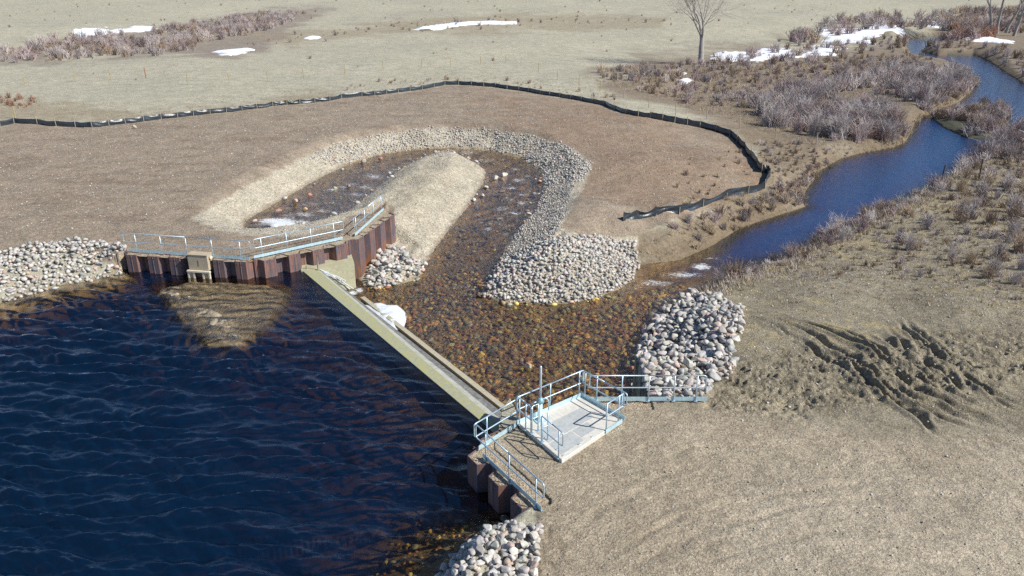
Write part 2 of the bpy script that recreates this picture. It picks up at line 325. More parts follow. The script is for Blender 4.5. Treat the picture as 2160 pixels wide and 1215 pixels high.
# ---------------------------------------------------------------- materials
def newmat(name):
    m = bpy.data.materials.new(name); m.use_nodes = True; nt = m.node_tree
    for n in list(nt.nodes): nt.nodes.remove(n)
    return m, nt, nt.nodes, nt.links
class NT:
    def __init__(s, name): s.m, s.t, s.n, s.l = newmat(name)
    def node(s, typ, ins=None, **kw):
        nd = s.n.new(typ)
        for k, v in kw.items(): setattr(nd, k, v)
        for k, v in (ins or {}).items():
            if hasattr(v, 'is_output') or isinstance(v, bpy.types.NodeSocket): s.l.new(v, nd.inputs[k])
            else: nd.inputs[k].default_value = v
        return nd
    def pos(s): return s.node('ShaderNodeNewGeometry').outputs['Position']
    def noise(s, vec, scale, detail=4, rough=.6, dist=0.):
        return s.node('ShaderNodeTexNoise', {'Vector': vec, 'Scale': scale, 'Detail': detail, 'Roughness': rough, 'Distortion': dist}).outputs['Fac']
    def math(s, op, a, b=0., c=None, clamp=False):
        i = {0: a, 1: b}
        if c is not None: i[2] = c
        return s.node('ShaderNodeMath', i, operation=op, use_clamp=clamp).outputs[0]
    def ramp(s, fac, stops, interp='LINEAR'):
        nd = s.node('ShaderNodeValToRGB', {'Fac': fac}); cr = nd.color_ramp; cr.interpolation = interp
        while len(cr.elements) < len(stops): cr.elements.new(.5)
        for e, (p, c) in zip(cr.elements, stops):
            e.position = p; e.color = (c, c, c, 1) if isinstance(c, (int, float)) else (*c, 1)
        return nd.outputs['Color']
    def mix(s, fac, a, b, mode='MIX'):
        nd = s.node('ShaderNodeMix', data_type='RGBA', blend_type=mode)
        for k, v in ((0, fac), (6, a), (7, b)):
            if isinstance(v, bpy.types.NodeSocket): s.l.new(v, nd.inputs[k])
            else: nd.inputs[k].default_value = v if k == 0 else ((v, v, v, 1) if isinstance(v, (int, float)) else (*v, 1))
        return nd.outputs[2]
    def map(s, vec, scale, rot=(0, 0, 0)): return s.node('ShaderNodeMapping', {'Vector': vec, 'Scale': scale, 'Rotation': rot}).outputs[0]
    def bump(s, h, strength=.5, dist=.05, normal=None):
        i = {'Height': h, 'Strength': strength, 'Distance': dist}
        if normal is not None: i['Normal'] = normal
        return s.node('ShaderNodeBump', i).outputs[0]
    def pbr(s, col, rough=.8, metal=0., bump=None, spec=.3):
        i = {'Base Color': col if isinstance(col, bpy.types.NodeSocket) else (*col, 1), 'Roughness': rough, 'Metallic': metal, 'Specular IOR Level': spec}
        if bump is not None: i['Normal'] = bump
        return s.node('ShaderNodeBsdfPrincipled', i).outputs[0]
    def out(s, sh): s.l.new(sh, s.node('ShaderNodeOutputMaterial').inputs[0]); return s.m

def mat_terrain():
    t = NT('ground'); p = t.pos()
    alb = t.node('ShaderNodeAttribute', attribute_name='alb').outputs['Color']
    peb = t.node('ShaderNodeAttribute', attribute_name='peb').outputs['Fac']
    big = t.noise(p, .55, 5, .62); mid = t.noise(p, 3.2, 5, .7); fin = t.noise(p, 13., 4, .75)
    c = t.mix(1., alb, t.ramp(big, [(.25, .80), (.75, 1.2)]), 'MULTIPLY')
    c = t.mix(1., c, t.ramp(mid, [(.25, .72), (.75, 1.28)]), 'MULTIPLY')
    c = t.mix(1., c, t.ramp(fin, [(.3, .62), (.7, 1.38)]), 'MULTIPLY')
    vo = t.node('ShaderNodeTexVoronoi', {'Vector': p, 'Scale': 8.5, 'Randomness': 1.}, feature='F1')
    sep = t.node('ShaderNodeSeparateColor', {0: vo.outputs['Color']})
    inside = t.ramp(vo.outputs['Distance'], [(.22, 1.), (.42, 0.)])
    stone = t.ramp(sep.outputs[0], [(0., 0.), (.70, 0.), (.74, 1.)])
    k = t.math('MULTIPLY', t.math('MULTIPLY', inside, stone), peb)
    sc_ = t.ramp(sep.outputs[1], [(0, (.20, .17, .14)), (.5, (.42, .37, .30)), (1, (.58, .54, .46))])
    c = t.mix(t.math('MULTIPLY', k, .8), c, sc_)
    vo2 = t.node('ShaderNodeTexVoronoi', {'Vector': p, 'Scale': 26., 'Randomness': 1.}, feature='F1')
    s2 = t.node('ShaderNodeSeparateColor', {0: vo2.outputs['Color']})
    c = t.mix(t.math('MULTIPLY', peb, .9), c, t.mix(1., c, t.ramp(s2.outputs[0], [(0, .55), (.5, 1.), (1, 1.55)]), 'MULTIPLY'))
    hgt = t.math('ADD', t.math('MULTIPLY', k, .55), t.math('ADD', t.math('MULTIPLY', fin, .9), t.math('MULTIPLY', mid, 1.2)))
    hgt = t.math('ADD', hgt, t.math('MULTIPLY', t.math('MULTIPLY', t.math('SUBTRACT', 1., vo2.outputs['Distance']), peb), .35))
    return t.out(t.pbr(c, .92, 0, t.bump(hgt, .95, .065), .15))
def mat_gravel(name, col):
    t = NT(name); p = t.pos(); v = t.node('ShaderNodeTexVoronoi', {'Vector': p, 'Scale': 24., 'Randomness': 1.})
    s2 = t.node('ShaderNodeSeparateColor', {0: v.outputs['Color']})
    c = t.mix(1., (*col,), t.ramp(s2.outputs[0], [(0, .6), (.5, 1.), (1, 1.45)]), 'MULTIPLY')
    c = t.mix(1., c, t.ramp(t.noise(p, 3., 5, .7), [(.25, .7), (.75, 1.25)]), 'MULTIPLY')
    return t.out(t.pbr(c, .92, 0, t.bump(t.math('ADD', t.noise(p, 9, 4, .7), v.outputs['Distance']), .7, .04), .15))

def mat_water(name, k, body, wave_scale, wave_str, wave_dist, rough=.05, stretch=(1, 1, 1), rot=0.):
    t = NT(name); p = t.pos()
    dep = t.node('ShaderNodeAttribute', attribute_name='dep').outputs['Fac']
    foam = t.node('ShaderNodeAttribute', attribute_name='foam').outputs['Fac']
    mp = t.map(p, stretch, (0, 0, rot))
    n0 = t.noise(mp, wave_scale, 5, .62, .4); rid = t.math('SUBTRACT', 1., t.math('ABSOLUTE', t.math('SUBTRACT', t.math('MULTIPLY', n0, 4.), 2.)))
    h = t.math('ADD', t.math('MULTIPLY', rid, .5), t.math('MULTIPLY', t.noise(mp, wave_scale*3.3, 3, .6, .3), .25))
    nb_ = t.bump(h, wave_str, wave_dist)
    fr = t.node('ShaderNodeFresnel', {'IOR': 1.333, 'Normal': nb_}).outputs[0]
    ch = [t.math('POWER', 2.71828, t.math('MULTIPLY', dep, -kk)) for kk in k]
    T = t.node('ShaderNodeCombineColor', {0: ch[0], 1: ch[1], 2: ch[2]}).outputs[0]
    inv = t.node('ShaderNodeInvert', {'Color': T}).outputs[0]
    bd = t.mix(1., inv, body, 'MULTIPLY'); bd = t.mix(1., bd, t.ramp(t.math('MULTIPLY', dep, .5, clamp=True), [(.22, .12), (.62, 1.)]), 'MULTIPLY')
    tr = t.node('ShaderNodeBsdfTransparent', {'Color': T}).outputs[0]
    df = t.node('ShaderNodeBsdfDiffuse', {'Color': bd}).outputs[0]
    low = t.node('ShaderNodeAddShader', {0: tr, 1: df}).outputs[0]
    gl = t.node('ShaderNodeBsdfGlossy', {'Color': (1, 1, 1, 1), 'Roughness': rough, 'Normal': nb_}).outputs[0]
    wtr = t.node('ShaderNodeMixShader', {0: fr, 1: low, 2: gl}).outputs[0]
    fn = t.noise(t.map(p, (.9, 2.2, 1), (0, 0, .35)), 2.6, 8, .74, 1.8)
    fm = t.math('ADD', t.math('MULTIPLY', t.math('SUBTRACT', fn, .50), 9.), t.math('MULTIPLY', t.math('SUBTRACT', foam, .62), 3.4), clamp=True)
    fm = t.math('MULTIPLY', fm, t.math('MULTIPLY', foam, 4., clamp=True), clamp=True)
    fd = t.pbr((.80, .84, .86), .6, 0, t.bump(fn, .8, .1), .3)
    return t.out(t.node('ShaderNodeMixShader', {0: t.math('MULTIPLY', fm, .93), 1: wtr, 2: fd}).outputs[0])

def mat_rock(name, attr=True):
    t = NT(name)
    if attr: base = t.node('ShaderNodeAttribute', attribute_name='col').outputs['Color']; p = t.pos()
    else:
        base = t.node('ShaderNodeObjectInfo').outputs['Color']; p = t.pos()
    c = t.mix(1., base, t.ramp(t.noise(p, 5., 5, .7), [(.25, .72), (.75, 1.22)]), 'MULTIPLY')
    c = t.mix(1., c, t.ramp(t.noise(p, 40., 3, .7), [(.3, .8), (.7, 1.2)]), 'MULTIPLY')
    return t.out(t.pbr(c, .85, 0, t.bump(t.noise(p, 14., 5, .7), .5, .03), .25))
def mat_simple(name, col, rough=.7, metal=0., var=.25, scale=6., bump=.2, bd=.02, spec=.3):
    t = NT(name); p = t.pos()
    c = t.mix(1., col, t.ramp(t.noise(p, scale, 5, .65), [(.25, 1-var), (.75, 1+var)]), 'MULTIPLY')
    return t.out(t.pbr(c, rough, metal, t.bump(t.noise(p, scale*4, 4, .6), bump, bd), spec))
def mat_steel():
    t = NT('rusty sheet piling'); p = t.pos()
    st = t.noise(t.map(p, (5., 5., .35)), 1.6, 6, .7); b = t.noise(p, 1.3, 4, .6)
    c = t.ramp(t.math('ADD', t.math('MULTIPLY', st, .7), t.math('MULTIPLY', b, .3)),
               [(.32, (.05, .042, .05)), (.43, (.145, .13, .155)), (.50, (.17, .12, .12)), (.57, (.28, .14, .10)), (.70, (.36, .25, .21))])
    zz = t.node('ShaderNodeSeparateXYZ', {0: p}).outputs['Z']
    lowrust = t.math('MULTIPLY', t.math('MULTIPLY', t.math('SUBTRACT', -1.25, zz), 1.1, clamp=True), t.ramp(t.noise(t.map(p, (3, 3, .4)), 2.2, 4, .6), [(.45, 0), (.6, 1)]), clamp=True)
    c = t.mix(lowrust, c, (.42, .17, .05))
    wet = t.math('MULTIPLY', t.math('SUBTRACT', 1., t.math('ABSOLUTE', t.math('MULTIPLY', t.math('ADD', zz, .98), 9.))), .0, clamp=True)
    return t.out(t.pbr(c, .62, .25, t.bump(st, .25, .02), .4))
def mat_galv(name, col, metal=.55, rough=.42):
    t = NT(name); p = t.pos()
    c = t.mix(1., col, t.ramp(t.noise(p, 9., 4, .6), [(.3, .82), (.7, 1.12)]), 'MULTIPLY')
    return t.out(t.pbr(c, rough, metal, None, .5))
def mat_conc(name, col, stain=(.2, .2, .1), amt=.5, scale=2.):
    t = NT(name); p = t.pos()
    c = t.mix(1., col, t.ramp(t.noise(p, 7., 6, .7), [(.25, .78), (.75, 1.18)]), 'MULTIPLY')
    m = t.ramp(t.noise(p, scale, 5, .7, .5), [(.42, 0.), (.62, 1.)])
    c = t.mix(t.math('MULTIPLY', m, amt), c, stain)
    return t.out(t.pbr(c, .8, 0, t.bump(t.noise(p, 30, 5, .7), .35, .01), .25))
def mat_twig(name, attr=True, col=(.3, .25, .24)):
    t = NT(name)
    oi = t.node('ShaderNodeAttribute', attribute_name='col').outputs['Color'] if attr else t.node('ShaderNodeObjectInfo').outputs['Color']
    c = t.mix(1., oi, t.ramp(t.noise(t.pos(), 5., 3, .6), [(.3, .75), (.7, 1.25)]), 'MULTIPLY')
    return t.out(t.pbr(c, .8, 0, None, .2))

M_ground = mat_terrain(); M_fill = mat_gravel('gravel fill', (.37, .30, .215))
M_rock = mat_rock('riprap rock'); M_rocko = mat_rock('riprap boulder', False)
M_steel = mat_steel(); M_rail = mat_galv('galvanised blue grey', (.52, .66, .74)); M_toe = mat_galv('galvanised plate', (.55, .74, .80), .4, .5)
M_deck = mat_conc('deck concrete', (.66, .63, .56), (.50, .50, .46), .5, 1.6); M_plate = mat_conc('cover plate', (.42, .44, .43), (.52, .54, .52), .5, 3.)
M_twig = mat_twig('twigs'); M_twigo = mat_twig('shrub twigs', False)
M_snow = mat_simple('snow', (.86, .88, .92), .6, 0, .05, 1.5, .5, .1)

# ---------------------------------------------------------------- ground
def spaced(segs):
    out = []
    for a, b, s in segs: out.append(np.arange(a, b, s))
    return np.concatenate(out+[[segs[-1][1]]])
us = spaced([(-1500, -160, 25), (-160, 2320, 2.6), (2320, 3700, 25)])
vs = spaced([(-72, -20, 4), (-20, 100, 2.2), (100, 250, 1.6), (250, 640, 1.35), (640, 1260, 1.9), (1260, 2400, 25)])
UU, VV = np.meshgrid(us, vs); a_ = (UU-1080)/FPX; b_ = (VV-607.5)/FPX; t_ = CAMH/(ST+b_*CT)
GX = (a_*t_).ravel(); GY = ((CT-b_*ST)*t_).ravel()
GZ = np.concatenate([height(GX[i:i+200000], GY[i:i+200000]) for i in range(0, len(GX), 200000)])
nu, nv = len(us), len(vs)
ii = (np.arange(nv-1)[:, None]*nu+np.arange(nu-1)[None, :]).ravel()
GF = np.stack([ii, ii+nu, ii+nu+1, ii+1], 1)
tm = npmesh('ground', np.stack([GX, GY, GZ], 1), GF)
pu, pv = proj(GX, GY, GZ)
n1 = fbm(GX, GY, .5, 4, 1.); n2 = fbm(GX, GY, .12, 4, 2.); n3 = fbm(GX, GY, 1.6, 4, 3.)
def put(c, m, col): return c*(1-m[:, None])+np.array(col)[None, :]*m[:, None]
FENCE = [(-40, 268), (0, 266), (30, 260), (80, 262), (120, 266), (160, 268), (195, 268), (230, 265), (265, 261), (303, 256), (340, 251), (375, 248), (408, 244), (443, 240), (477, 237),
  (510, 233), (542, 229), (575, 224), (605, 221), (632, 219), (664, 216), (695, 213), (720, 207), (763, 203), (790, 201), (815, 198), (840, 195), (865, 192), (890, 189), (915, 184), (938, 179), (967, 179), (995, 180),
  (1021, 182), (1046, 184), (1070, 188), (1095, 191), (1116, 194), (1140, 199), (1160, 202), (1182, 205), (1205, 209), (1227, 213), (1250, 217), (1275, 222), (1297, 232), (1321, 240), (1347, 245),
  (1372, 249), (1398, 254), (1423, 259), (1450, 264), (1477, 269), (1510, 277), (1540, 287), (1556, 300), (1570, 315), (1583, 332), (1595, 348), (1608, 364), (1618, 378), (1622, 390),
  (1612, 402), (1575, 415), (1530, 432), (1480, 447), (1430, 463), (1380, 480), (1340, 493), (1312, 503)]
alb = np.tile(np.array([.40, .375, .285]), (len(GX), 1))                     # dry meadow
alb = put(alb, sstep(-.1, .5, n2)*.45, (.335, .33, .25)); alb = put(alb, sstep(.15, .5, n1)*.3, (.43, .405, .315))
dirt = pxmask(pu, pv, FENCE+[(1340, 520), (1100, 640), (900, 600), (735, 530), (250, 560), (100, 520), (-40, 560), (-1400, 700), (-1400, 300)], 3, n3)
alb = put(alb, dirt, (.295, .24, .18)); alb = put(alb, dirt*sstep(0, .5, n1)*.5, (.33, .265, .195)); alb = put(alb, dirt*sstep(.1, .55, fbm(GX*.5, GY*1.6, .5, 4, 150.))*.6, (.215, .16, .115)); alb = put(alb, dirt*sstep(.2, .5, n3)*.35, (.36, .30, .22))
alb = put(alb, dirt*pxmask(pu, pv, [(1000, 200), (1300, 240), (1560, 310), (1600, 380), (1450, 440), (1200, 400), (1240, 330)], 40, n1)*.55, (.26, .175, .115))
shrubby = pxmask(pu, pv, [(1240, 150), (1500, 110), (1750, 100), (1900, 80), (2160, 30), (2400, 30), (2400, 300), (2120, 330), (1900, 330), (1700, 330), (1620, 300), (1450, 250), (1300, 200)], 25, n2)
alb = put(alb, shrubby*.9, (.215, .17, .125))
alb = put(alb, pxmask(pu, pv, [(0, 110), (130, 82), (330, 62), (450, 45), (600, 15), (700, 20), (620, 60), (560, 110), (480, 125), (380, 112), (200, 120), (0, 130)], 10, n2)*.8, (.24, .20, .165))
alb = put(alb, pxmask(pu, pv, [(520, 70), (700, 60), (900, 38), (1200, 30), (1400, 40), (1400, 58), (1100, 66), (800, 75), (600, 100)], 8, n2)*.6, (.29, .24, .165))
alb = put(alb, pxmask(pu, pv, [(-40, 215), (120, 215), (300, 238), (500, 225), (640, 190), (700, 200), (560, 226), (300, 258), (0, 255)], 10, n1)*.6, (.27, .215, .14))
alb = put(alb, pxmask(pu, pv, [(1560, 250), (1700, 300), (1800, 335), (1720, 400), (1640, 460), (1440, 560), (1340, 530), (1330, 500), (1480, 450), (1625, 395), (1600, 340)], 12, n1)*.9, (.235, .185, .125)); alb = put(alb, pxmask(pu, pv, [(1560, 255), (1650, 290), (1800, 312), (1920, 305), (1940, 250), (2060, 195), (2060, 160), (1900, 130), (1560, 180)], 12, n2)*.85, (.20, .165, .12))
land = pxmask(pu, pv, [(1330, 850), (1480, 640), (1560, 575), (1760, 495), (1950, 405), (2090, 305), (3600, 250), (3600, 3000), (1100, 3000), (1130, 1080), (980, 930), (1240, 840)], 6)
alb = put(alb, land, (.30, .262, .19))
rightf = pxmask(pu, pv, [(1460, 630), (1560, 570), (1760, 490), (1950, 400), (2090, 300), (2500, 250), (2500, 900), (2160, 900), (1800, 870), (1560, 860), (1500, 830), (1560, 700)], 25, n2)
alb = put(alb, rightf*.95, (.275, .24, .17)); alb = put(alb, rightf*sstep(-.1, .4, n1)*.6, (.205, .18, .125)); alb = put(alb, rightf*sstep(.1, .5, n3)*.5, (.34, .30, .22)); alb = put(alb, rightf*sstep(.25, .5, n3*n2*6)*.5, (.38, .31, .16))
nearb = pxmask(pu, pv, [(980, 930), (1240, 850), (1500, 850), (1700, 890), (2000, 930), (2500, 950), (2800, 2600), (900, 2600), (1120, 1200), (1130, 1080)], 25, n1)
alb = put(alb, nearb, (.36, .302, .217)); alb = put(alb, nearb*sstep(.0, .6, n2)*.6, (.42, .355, .262))
mudm = pxmask(pu, pv, [(1490, 850), (1560, 740), (1660, 720), (1900, 700), (2160, 700), (2400, 720), (2400, 900), (2160, 900), (1900, 880), (1640, 880)], 25, n1)
alb = put(alb, mudm*.7, (.255, .222, .158)); alb = put(alb, mudm*sstep(0, .45, n3)*.5, (.17, .145, .10)); alb = put(alb, nearb*sstep(.15, .5, n1*n2*5)*.4, (.28, .225, .155)); alb = put(alb, nearb*pxmask(pu, pv, [(1500, 1000), (1900, 960), (2400, 1000), (2400, 1500), (1600, 1500)], 80, n1)*.5, (.43, .375, .285))
GRAVP = [(405, 462), (470, 420), (560, 372), (640, 330), (720, 300), (900, 270), (1120, 285), (1215, 315), (1245, 350), (1235, 385), (1210, 430), (1185, 480), (1230, 500), (1345, 500), (1350, 560), (1330, 620), (1000, 660),
         (740, 640), (820, 500), (835, 440), (800, 420), (700, 478), (620, 500), (480, 492)]
grav = pxmask(pu, pv, GRAVP, 4, n3*.8)
alb = put(alb, grav, (.44, .395, .30)); alb = put(alb, grav*sstep(-.1, .5, n1)*.5, (.49, .445, .35))
alb = put(alb, grav*pxmask(pu, pv, [(820, 380), (900, 345), (960, 350), (940, 400), (850, 470)], 20, n1)*.5, (.40, .35, .25))
lv = level(GX, GY); iR = pip(GX, GY, RES); iD = pip(GX, GY, DS)
dDg, _, _ = pdist(GX, GY, DS, True); dRg, _, _ = pdist(GX, GY, RES, True)
wetD = (~iD & ~iR)*sstep(.35, .05, dDg+n3*.15)*(GZ < lv+.5); alb = put(alb, wetD*.6, (.16, .115, .07))
rim = (~iD & ~iR)*sstep(1.9, .5, dDg+n3*.5)*(GX > 6.5); alb = put(alb, rim*.7, (.19, .145, .095))
wetR = (~iD & ~iR)*sstep(.4, .05, dRg+n3*.15)*(GZ < RZ+.4); alb = put(alb, wetR*.6, (.15, .11, .07))
alb[iD] = np.array([.36, .25, .13])*(1+.35*n3[iD])[:, None]; alb[iR] = np.array([.32, .245, .14])*(1+.3*n3[iR])[:, None]
rv = iD*sstep(8, 17, GX); alb = put(alb, rv, (.085, .085, .06)); sho = iR & (GZ > RZ-.5); alb[sho] = np.array([.46, .38, .26])*(1+.3*n3[sho])[:, None]
sho2 = iR & (GZ > RZ-.03); alb[sho2] = np.array([.33, .285, .205])*(1+.3*n3[sho2])[:, None]
peb = np.clip(dirt*.75+grav*.9+rightf*.7+nearb*.5+.05+pxmask(pu, pv, [(1500, 880), (1800, 880), (2160, 940), (2160, 860), (1500, 830)], 30)*.5, 0, 1)
attrc(tm, 'alb', alb); attrf(tm, 'peb', peb)
tag(link('ground', tm, M_ground), 'dry grass meadow, graded dirt and gravel banks around the weir', kind='structure')

# ---------------------------------------------------------------- water
def water_sheet(name, poly, lvf, hmin, mat, us, vs, z0, wavef, foamf, extra=None):
    UU, VV = np.meshgrid(us, vs); a = (UU-1080)/FPX; b = (VV-607.5)/FPX; t = (CAMH-z0)/(ST+b*CT)
    X = (a*t).ravel(); Y = ((CT-b*ST)*t).ravel(); n_u = len(us)
    ins = pip(X, Y, poly); d, _, _ = pdist(X, Y, poly, True); keepv = ins | (d < .15)
    if extra is not None: keepv &= extra(X, Y)
    i = (np.arange(len(vs)-1)[:, None]*n_u+np.arange(n_u-1)[None, :]).ravel()
    F = np.stack([i, i+n_u, i+n_u+1, i+1], 1); F = F[keepv[F].all(1)]
    used = np.unique(F); rem = np.full(len(X), -1); rem[used] = np.arange(len(used)); F = rem[F]; X = X[used]; Y = Y[used]; d = d[used]
    L = lvf(X, Y); H = height(X, Y, False)
    Z = L+wavef(X, Y)
    me = npmesh(name, np.stack([X, Y, Z], 1), F)
    attrf(me, 'dep', np.maximum(L-H, 0)); fx, fy = proj(X, Y, L); attrf(me, 'foam', foamf(fx, fy, X, Y))
    return tag(link(name, me, mat), kind='structure')
def res_wave(X, Y):
    wx = X+fbm(X, Y, .30, 2, 12.)*.9; wy = Y+fbm(X*.5, Y, .42, 3, 14.)*.8
    z = 0; am = 1.15+.75*fbm(X, Y, .35, 2, 77.)
    for (ang, lam, A, ph) in [(-95, 1.08, .036, .3), (-82, .74, .015, 1.1), (-112, 1.7, .026, 2.), (-68, .46, .006, .7), (-126, .58, .009, 4.), (-97, .33, .0045, .7)]:
        k = 2*math.pi/lam; c, s_ = math.cos(math.radians(ang)), math.sin(math.radians(ang))
        p_ = k*(wx*c+wy*s_)+ph; z = z+1.95*A*(np.sin(p_)+.28*np.sin(2*p_+.9)+.10*np.sin(3*p_+1.5))
    dW, _, _ = pdist(X, Y, RES, True)
    rg = np.abs(fbm(wx*.55+wy*.25, wy, 1.5, 4, 19.)); z = z*am-rg*.07*(.5+.8*am)+.015-np.abs(fbm(X*.8+Y*.6, Y-X*.3, 3.4, 3, 29.))*.03
    u, v = proj(X, Y, np.full(X.shape, RZ)); calm = pxmask(u, v, [(240, 570), (650, 560), (800, 700), (640, 640), (600, 690), (490, 740), (400, 700), (330, 610)], 25)
    return z*sstep(0, 2.5, dW+.3)*(1-.8*calm)
def blobs(u, v, pts):
    f = np.zeros(u.shape)
    for (x, y, rx, ry, s) in pts: f = np.maximum(f, s*np.exp(-((u-x)/rx)**2-((v-y)/ry)**2))
    return f
M_res = mat_water('reservoir water', (.85, 1.05, 1.6), (.0014, .0105, .029), 3.0, .3, .045, .045, (1, 2.0, 1), math.radians(24))
water_sheet('reservoir_water', RES, lambda X, Y: np.full(X.shape, RZ), -4, M_res, spaced([(-1100, -100, 20), (-100, 1180, 3.)]),
            spaced([(520, 640, 1.6), (640, 1250, 2.), (1250, 2300, 20)]), RZ, res_wave, lambda u, v, X, Y: blobs(u, v, [(372, 607, 16, 4, .75)]))
def ds_wave(X, Y):
    L = level(X, Y); u, v = proj(X, Y, L)
    rap = blobs(u, v, [(600, 470, 90, 25, 1), (800, 350, 130, 30, .8), (980, 330, 90, 16, .9), (1090, 400, 60, 70, .9), (1050, 470, 70, 40, .6), (1400, 590, 80, 25, .8)])
    bulge = .3*np.exp(-((u-571)/22)**2-((v-483)/9)**2)
    return fbm(X*.7, Y, 1.3, 3, 61.)*.05*(.25+rap*.8)+fbm(X+.6*Y, Y-.3*X, 3.4, 3, 63.)*.008+bulge
foam_pts = [(560, 472, 22, 8, .72), (600, 478, 30, 14, 1.25), (640, 470, 30, 7, .8), (612, 490, 18, 8, 1.2), (575, 467, 30, 6, 1.), (670, 465, 20, 6, .55), (790, 372, 26, 6, .72), (830, 360, 25, 5, .6), (700, 400, 18, 4, .75), (750, 410, 22, 4, .72), (745, 388, 16, 3, .7), (660, 430, 20, 4, .65), (720, 395, 20, 3, .7), (680, 445, 22, 4, .7), (770, 395, 20, 4, .7), (640, 452, 30, 5, .8), (600, 455, 20, 4, .6),
  (950, 318, 25, 3, .7), (985, 322, 30, 4, .72), (1030, 338, 25, 4, .6), (1020, 330, 12, 4, .6), (1088, 357, 10, 3, .75), (1095, 380, 22, 4, .75), (1115, 371, 10, 3, .7), (1080, 397, 18, 4, .75), (1105, 411, 16, 4, .72), (1072, 420, 18, 4, .68), (1100, 428, 12, 4, .8), (1060, 440, 22, 5, .7), (1085, 450, 22, 4, .78),
  (1005, 453, 12, 3, .62), (1055, 461, 12, 3, .66), (1015, 469, 12, 3, .68), (1057, 472, 10, 3, .66), (985, 478, 12, 3, .55), (1030, 484, 16, 4, .7), (1065, 494, 12, 4, .62), (1015, 505, 12, 3, .5), (1440, 580, 45, 6, .85), (1480, 563, 22, 6, .9), (1385, 597, 45, 7, .78), (1340, 607, 28, 5, .6), (1500, 545, 30, 4, .6), (1420, 612, 30, 5, .5), (1400, 603, 26, 3, .5),
  (758, 612, 10, 6, .9), (745, 618, 12, 5, .9), (1220, 650, 12, 3, .35), (1300, 620, 16, 4, .4)]
M_str = mat_water('stream water', (.22, .38, .80), (.012, .05, .125), 2.4, .32, .06, .05, (1, 2.4, 1), math.radians(-20))
water_sheet('stream_water', DS, level, -3.5, M_str, spaced([(380, 2500, 2.6)]), spaced([(62, 250, 1.5), (250, 640, 1.7), (640, 960, 2.5)]), -2.4, ds_wave,
            lambda u, v, X, Y: np.maximum(blobs(u, v, [(a, b, c*1.2, d*1.5, e*(.92 if e < .9 else 1.1)) for a, b, c, d, e in foam_pts]),
                                          blobs(u, v, [(590, 462, 60, 22, .38), (700, 400, 110, 30, .27), (830, 350, 90, 22, .3), (980, 328, 80, 14, .36), (1090, 400, 45, 55, .30), (1045, 470, 60, 45, .26), (1420, 588, 90, 22, .32)])))

# ---------------------------------------------------------------- sheet pile walls
def sheet_wall(name, label, lines, z1, z0s, wtop=0., period=1.42, dep=.44, side=-1, phase=0., group=None, fill=1.0):
    """lines: list of (p, q); side -1: pans stand out to the right of p->q"""
    root = empty(name, (*lines[0][0][:2], wtop), label, 'retaining wall', group); root['kind'] = 'thing'
    for li, (p, q) in enumerate(lines):
        p = np.array(p[:2]); q = np.array(q[:2]); L = np.linalg.norm(q-p); d = (q-p)/L; n = np.array([-d[1], d[0]])*side*-1
        n = np.array([d[1], -d[0]]) if side < 0 else np.array([-d[1], d[0]])
        k = max(1, round(L/period)); per = L/k
        prof = [(0, 0), (.14, 0), (.27, 1), (.73, 1), (.86, 0), (1, 0)]
        fillp = []
        for i in range(k):
            mb = MB(); pts = [p+d*(i+s)*per+n*dep*(o-.15) for s, o in prof]
            fillp += pts[:-1] if i < k-1 else pts
            za = z0s[li] if np.isscalar(z0s[li]) else z0s[li][0]+(z0s[li][1]-z0s[li][0])*(i+.5)/k
            th = .028; dz = random.uniform(-.012, .03)
            for a, b in zip(pts[:-1], pts[1:]):
                t = (b-a)/np.linalg.norm(b-a); nn_ = np.array([t[1], -t[0]])*th/2; e = t*.012
                if i % 1 == 0: mb.prism([a-nn_-e, b-nn_+e, b+nn_+e, a+nn_-e][::-1] if side > 9 else [a-nn_-e, a+nn_-e, b+nn_+e, b-nn_+e][::1], za, z1+dz)
            for s0, o0 in ((.0, 0), (.5, 1)):              # interlock ridge
                a = p+d*(i+s0)*per+n*dep*(o0-.15); mb.tube([(a[0], a[1], za), (a[0], a[1], z1+dz+.002)], .035, 6)
            for s0, o0 in ((.40, 1.06), (.60, 1.06)):       # bolt holes as small bolt heads
                a = p+d*(i+s0)*per+n*dep*(o0-.15); mb.tube([(a[0], a[1], z1-.1), tuple(np.append(a+n*.03, z1-.1))], .02, 6)
            ob = mb.build('sheet_pile', M_steel, root)
        if fill:
            bk = [q-n*fill, p-n*fill]; poly = [c-n*.02 for c in fillp]+bk
            bm = bmesh.new(); vs_ = [bm.verts.new((c[0], c[1], z1-.05)) for c in poly]; bm.faces.new(vs_)
            bmesh.ops.triangulate(bm, faces=bm.faces[:]); bm.normal_update()
            for f in bm.faces:
                if f.normal.z < 0: f.normal_flip()
            bmesh.ops.subdivide_edges(bm, edges=bm.edges[:], cuts=5, use_grid_fill=True)
            for v in bm.verts:
                v.co.z += float(fbm(np.array([v.co.x]), np.array([v.co.y]), 3., 3)[0])*.03
            me = bpy.data.meshes.new('backfill'); bm.to_mesh(me); bm.free()
            o = link('soil_backfill', me, M_fill, root); o.location = -np.array(root.location)
    return root
sheet_wall('sheet_pile_wall', 'rust brown corrugated steel wall on the far side of the reservoir under the long handrail', [(wallA, wallB), (wallB, wallC), (wallC, wallD)], -.02,
           [-2.6, -2.9, (-3.2, -2.9)])
sheet_wall('sheet_pile_wall', 'dark corrugated steel wall with three bays at the near shore of the reservoir', [(N1+nn*.15, N0-nn*.1)], -.02, [-2.8], side=1)
sheet_wall('sheet_pile_wall', 'short steel wall under the rail between the near shore and the concrete deck', [(N0-nn*.05, DK_L)], -.04, [-2.8], side=1, dep=.3, fill=.8)
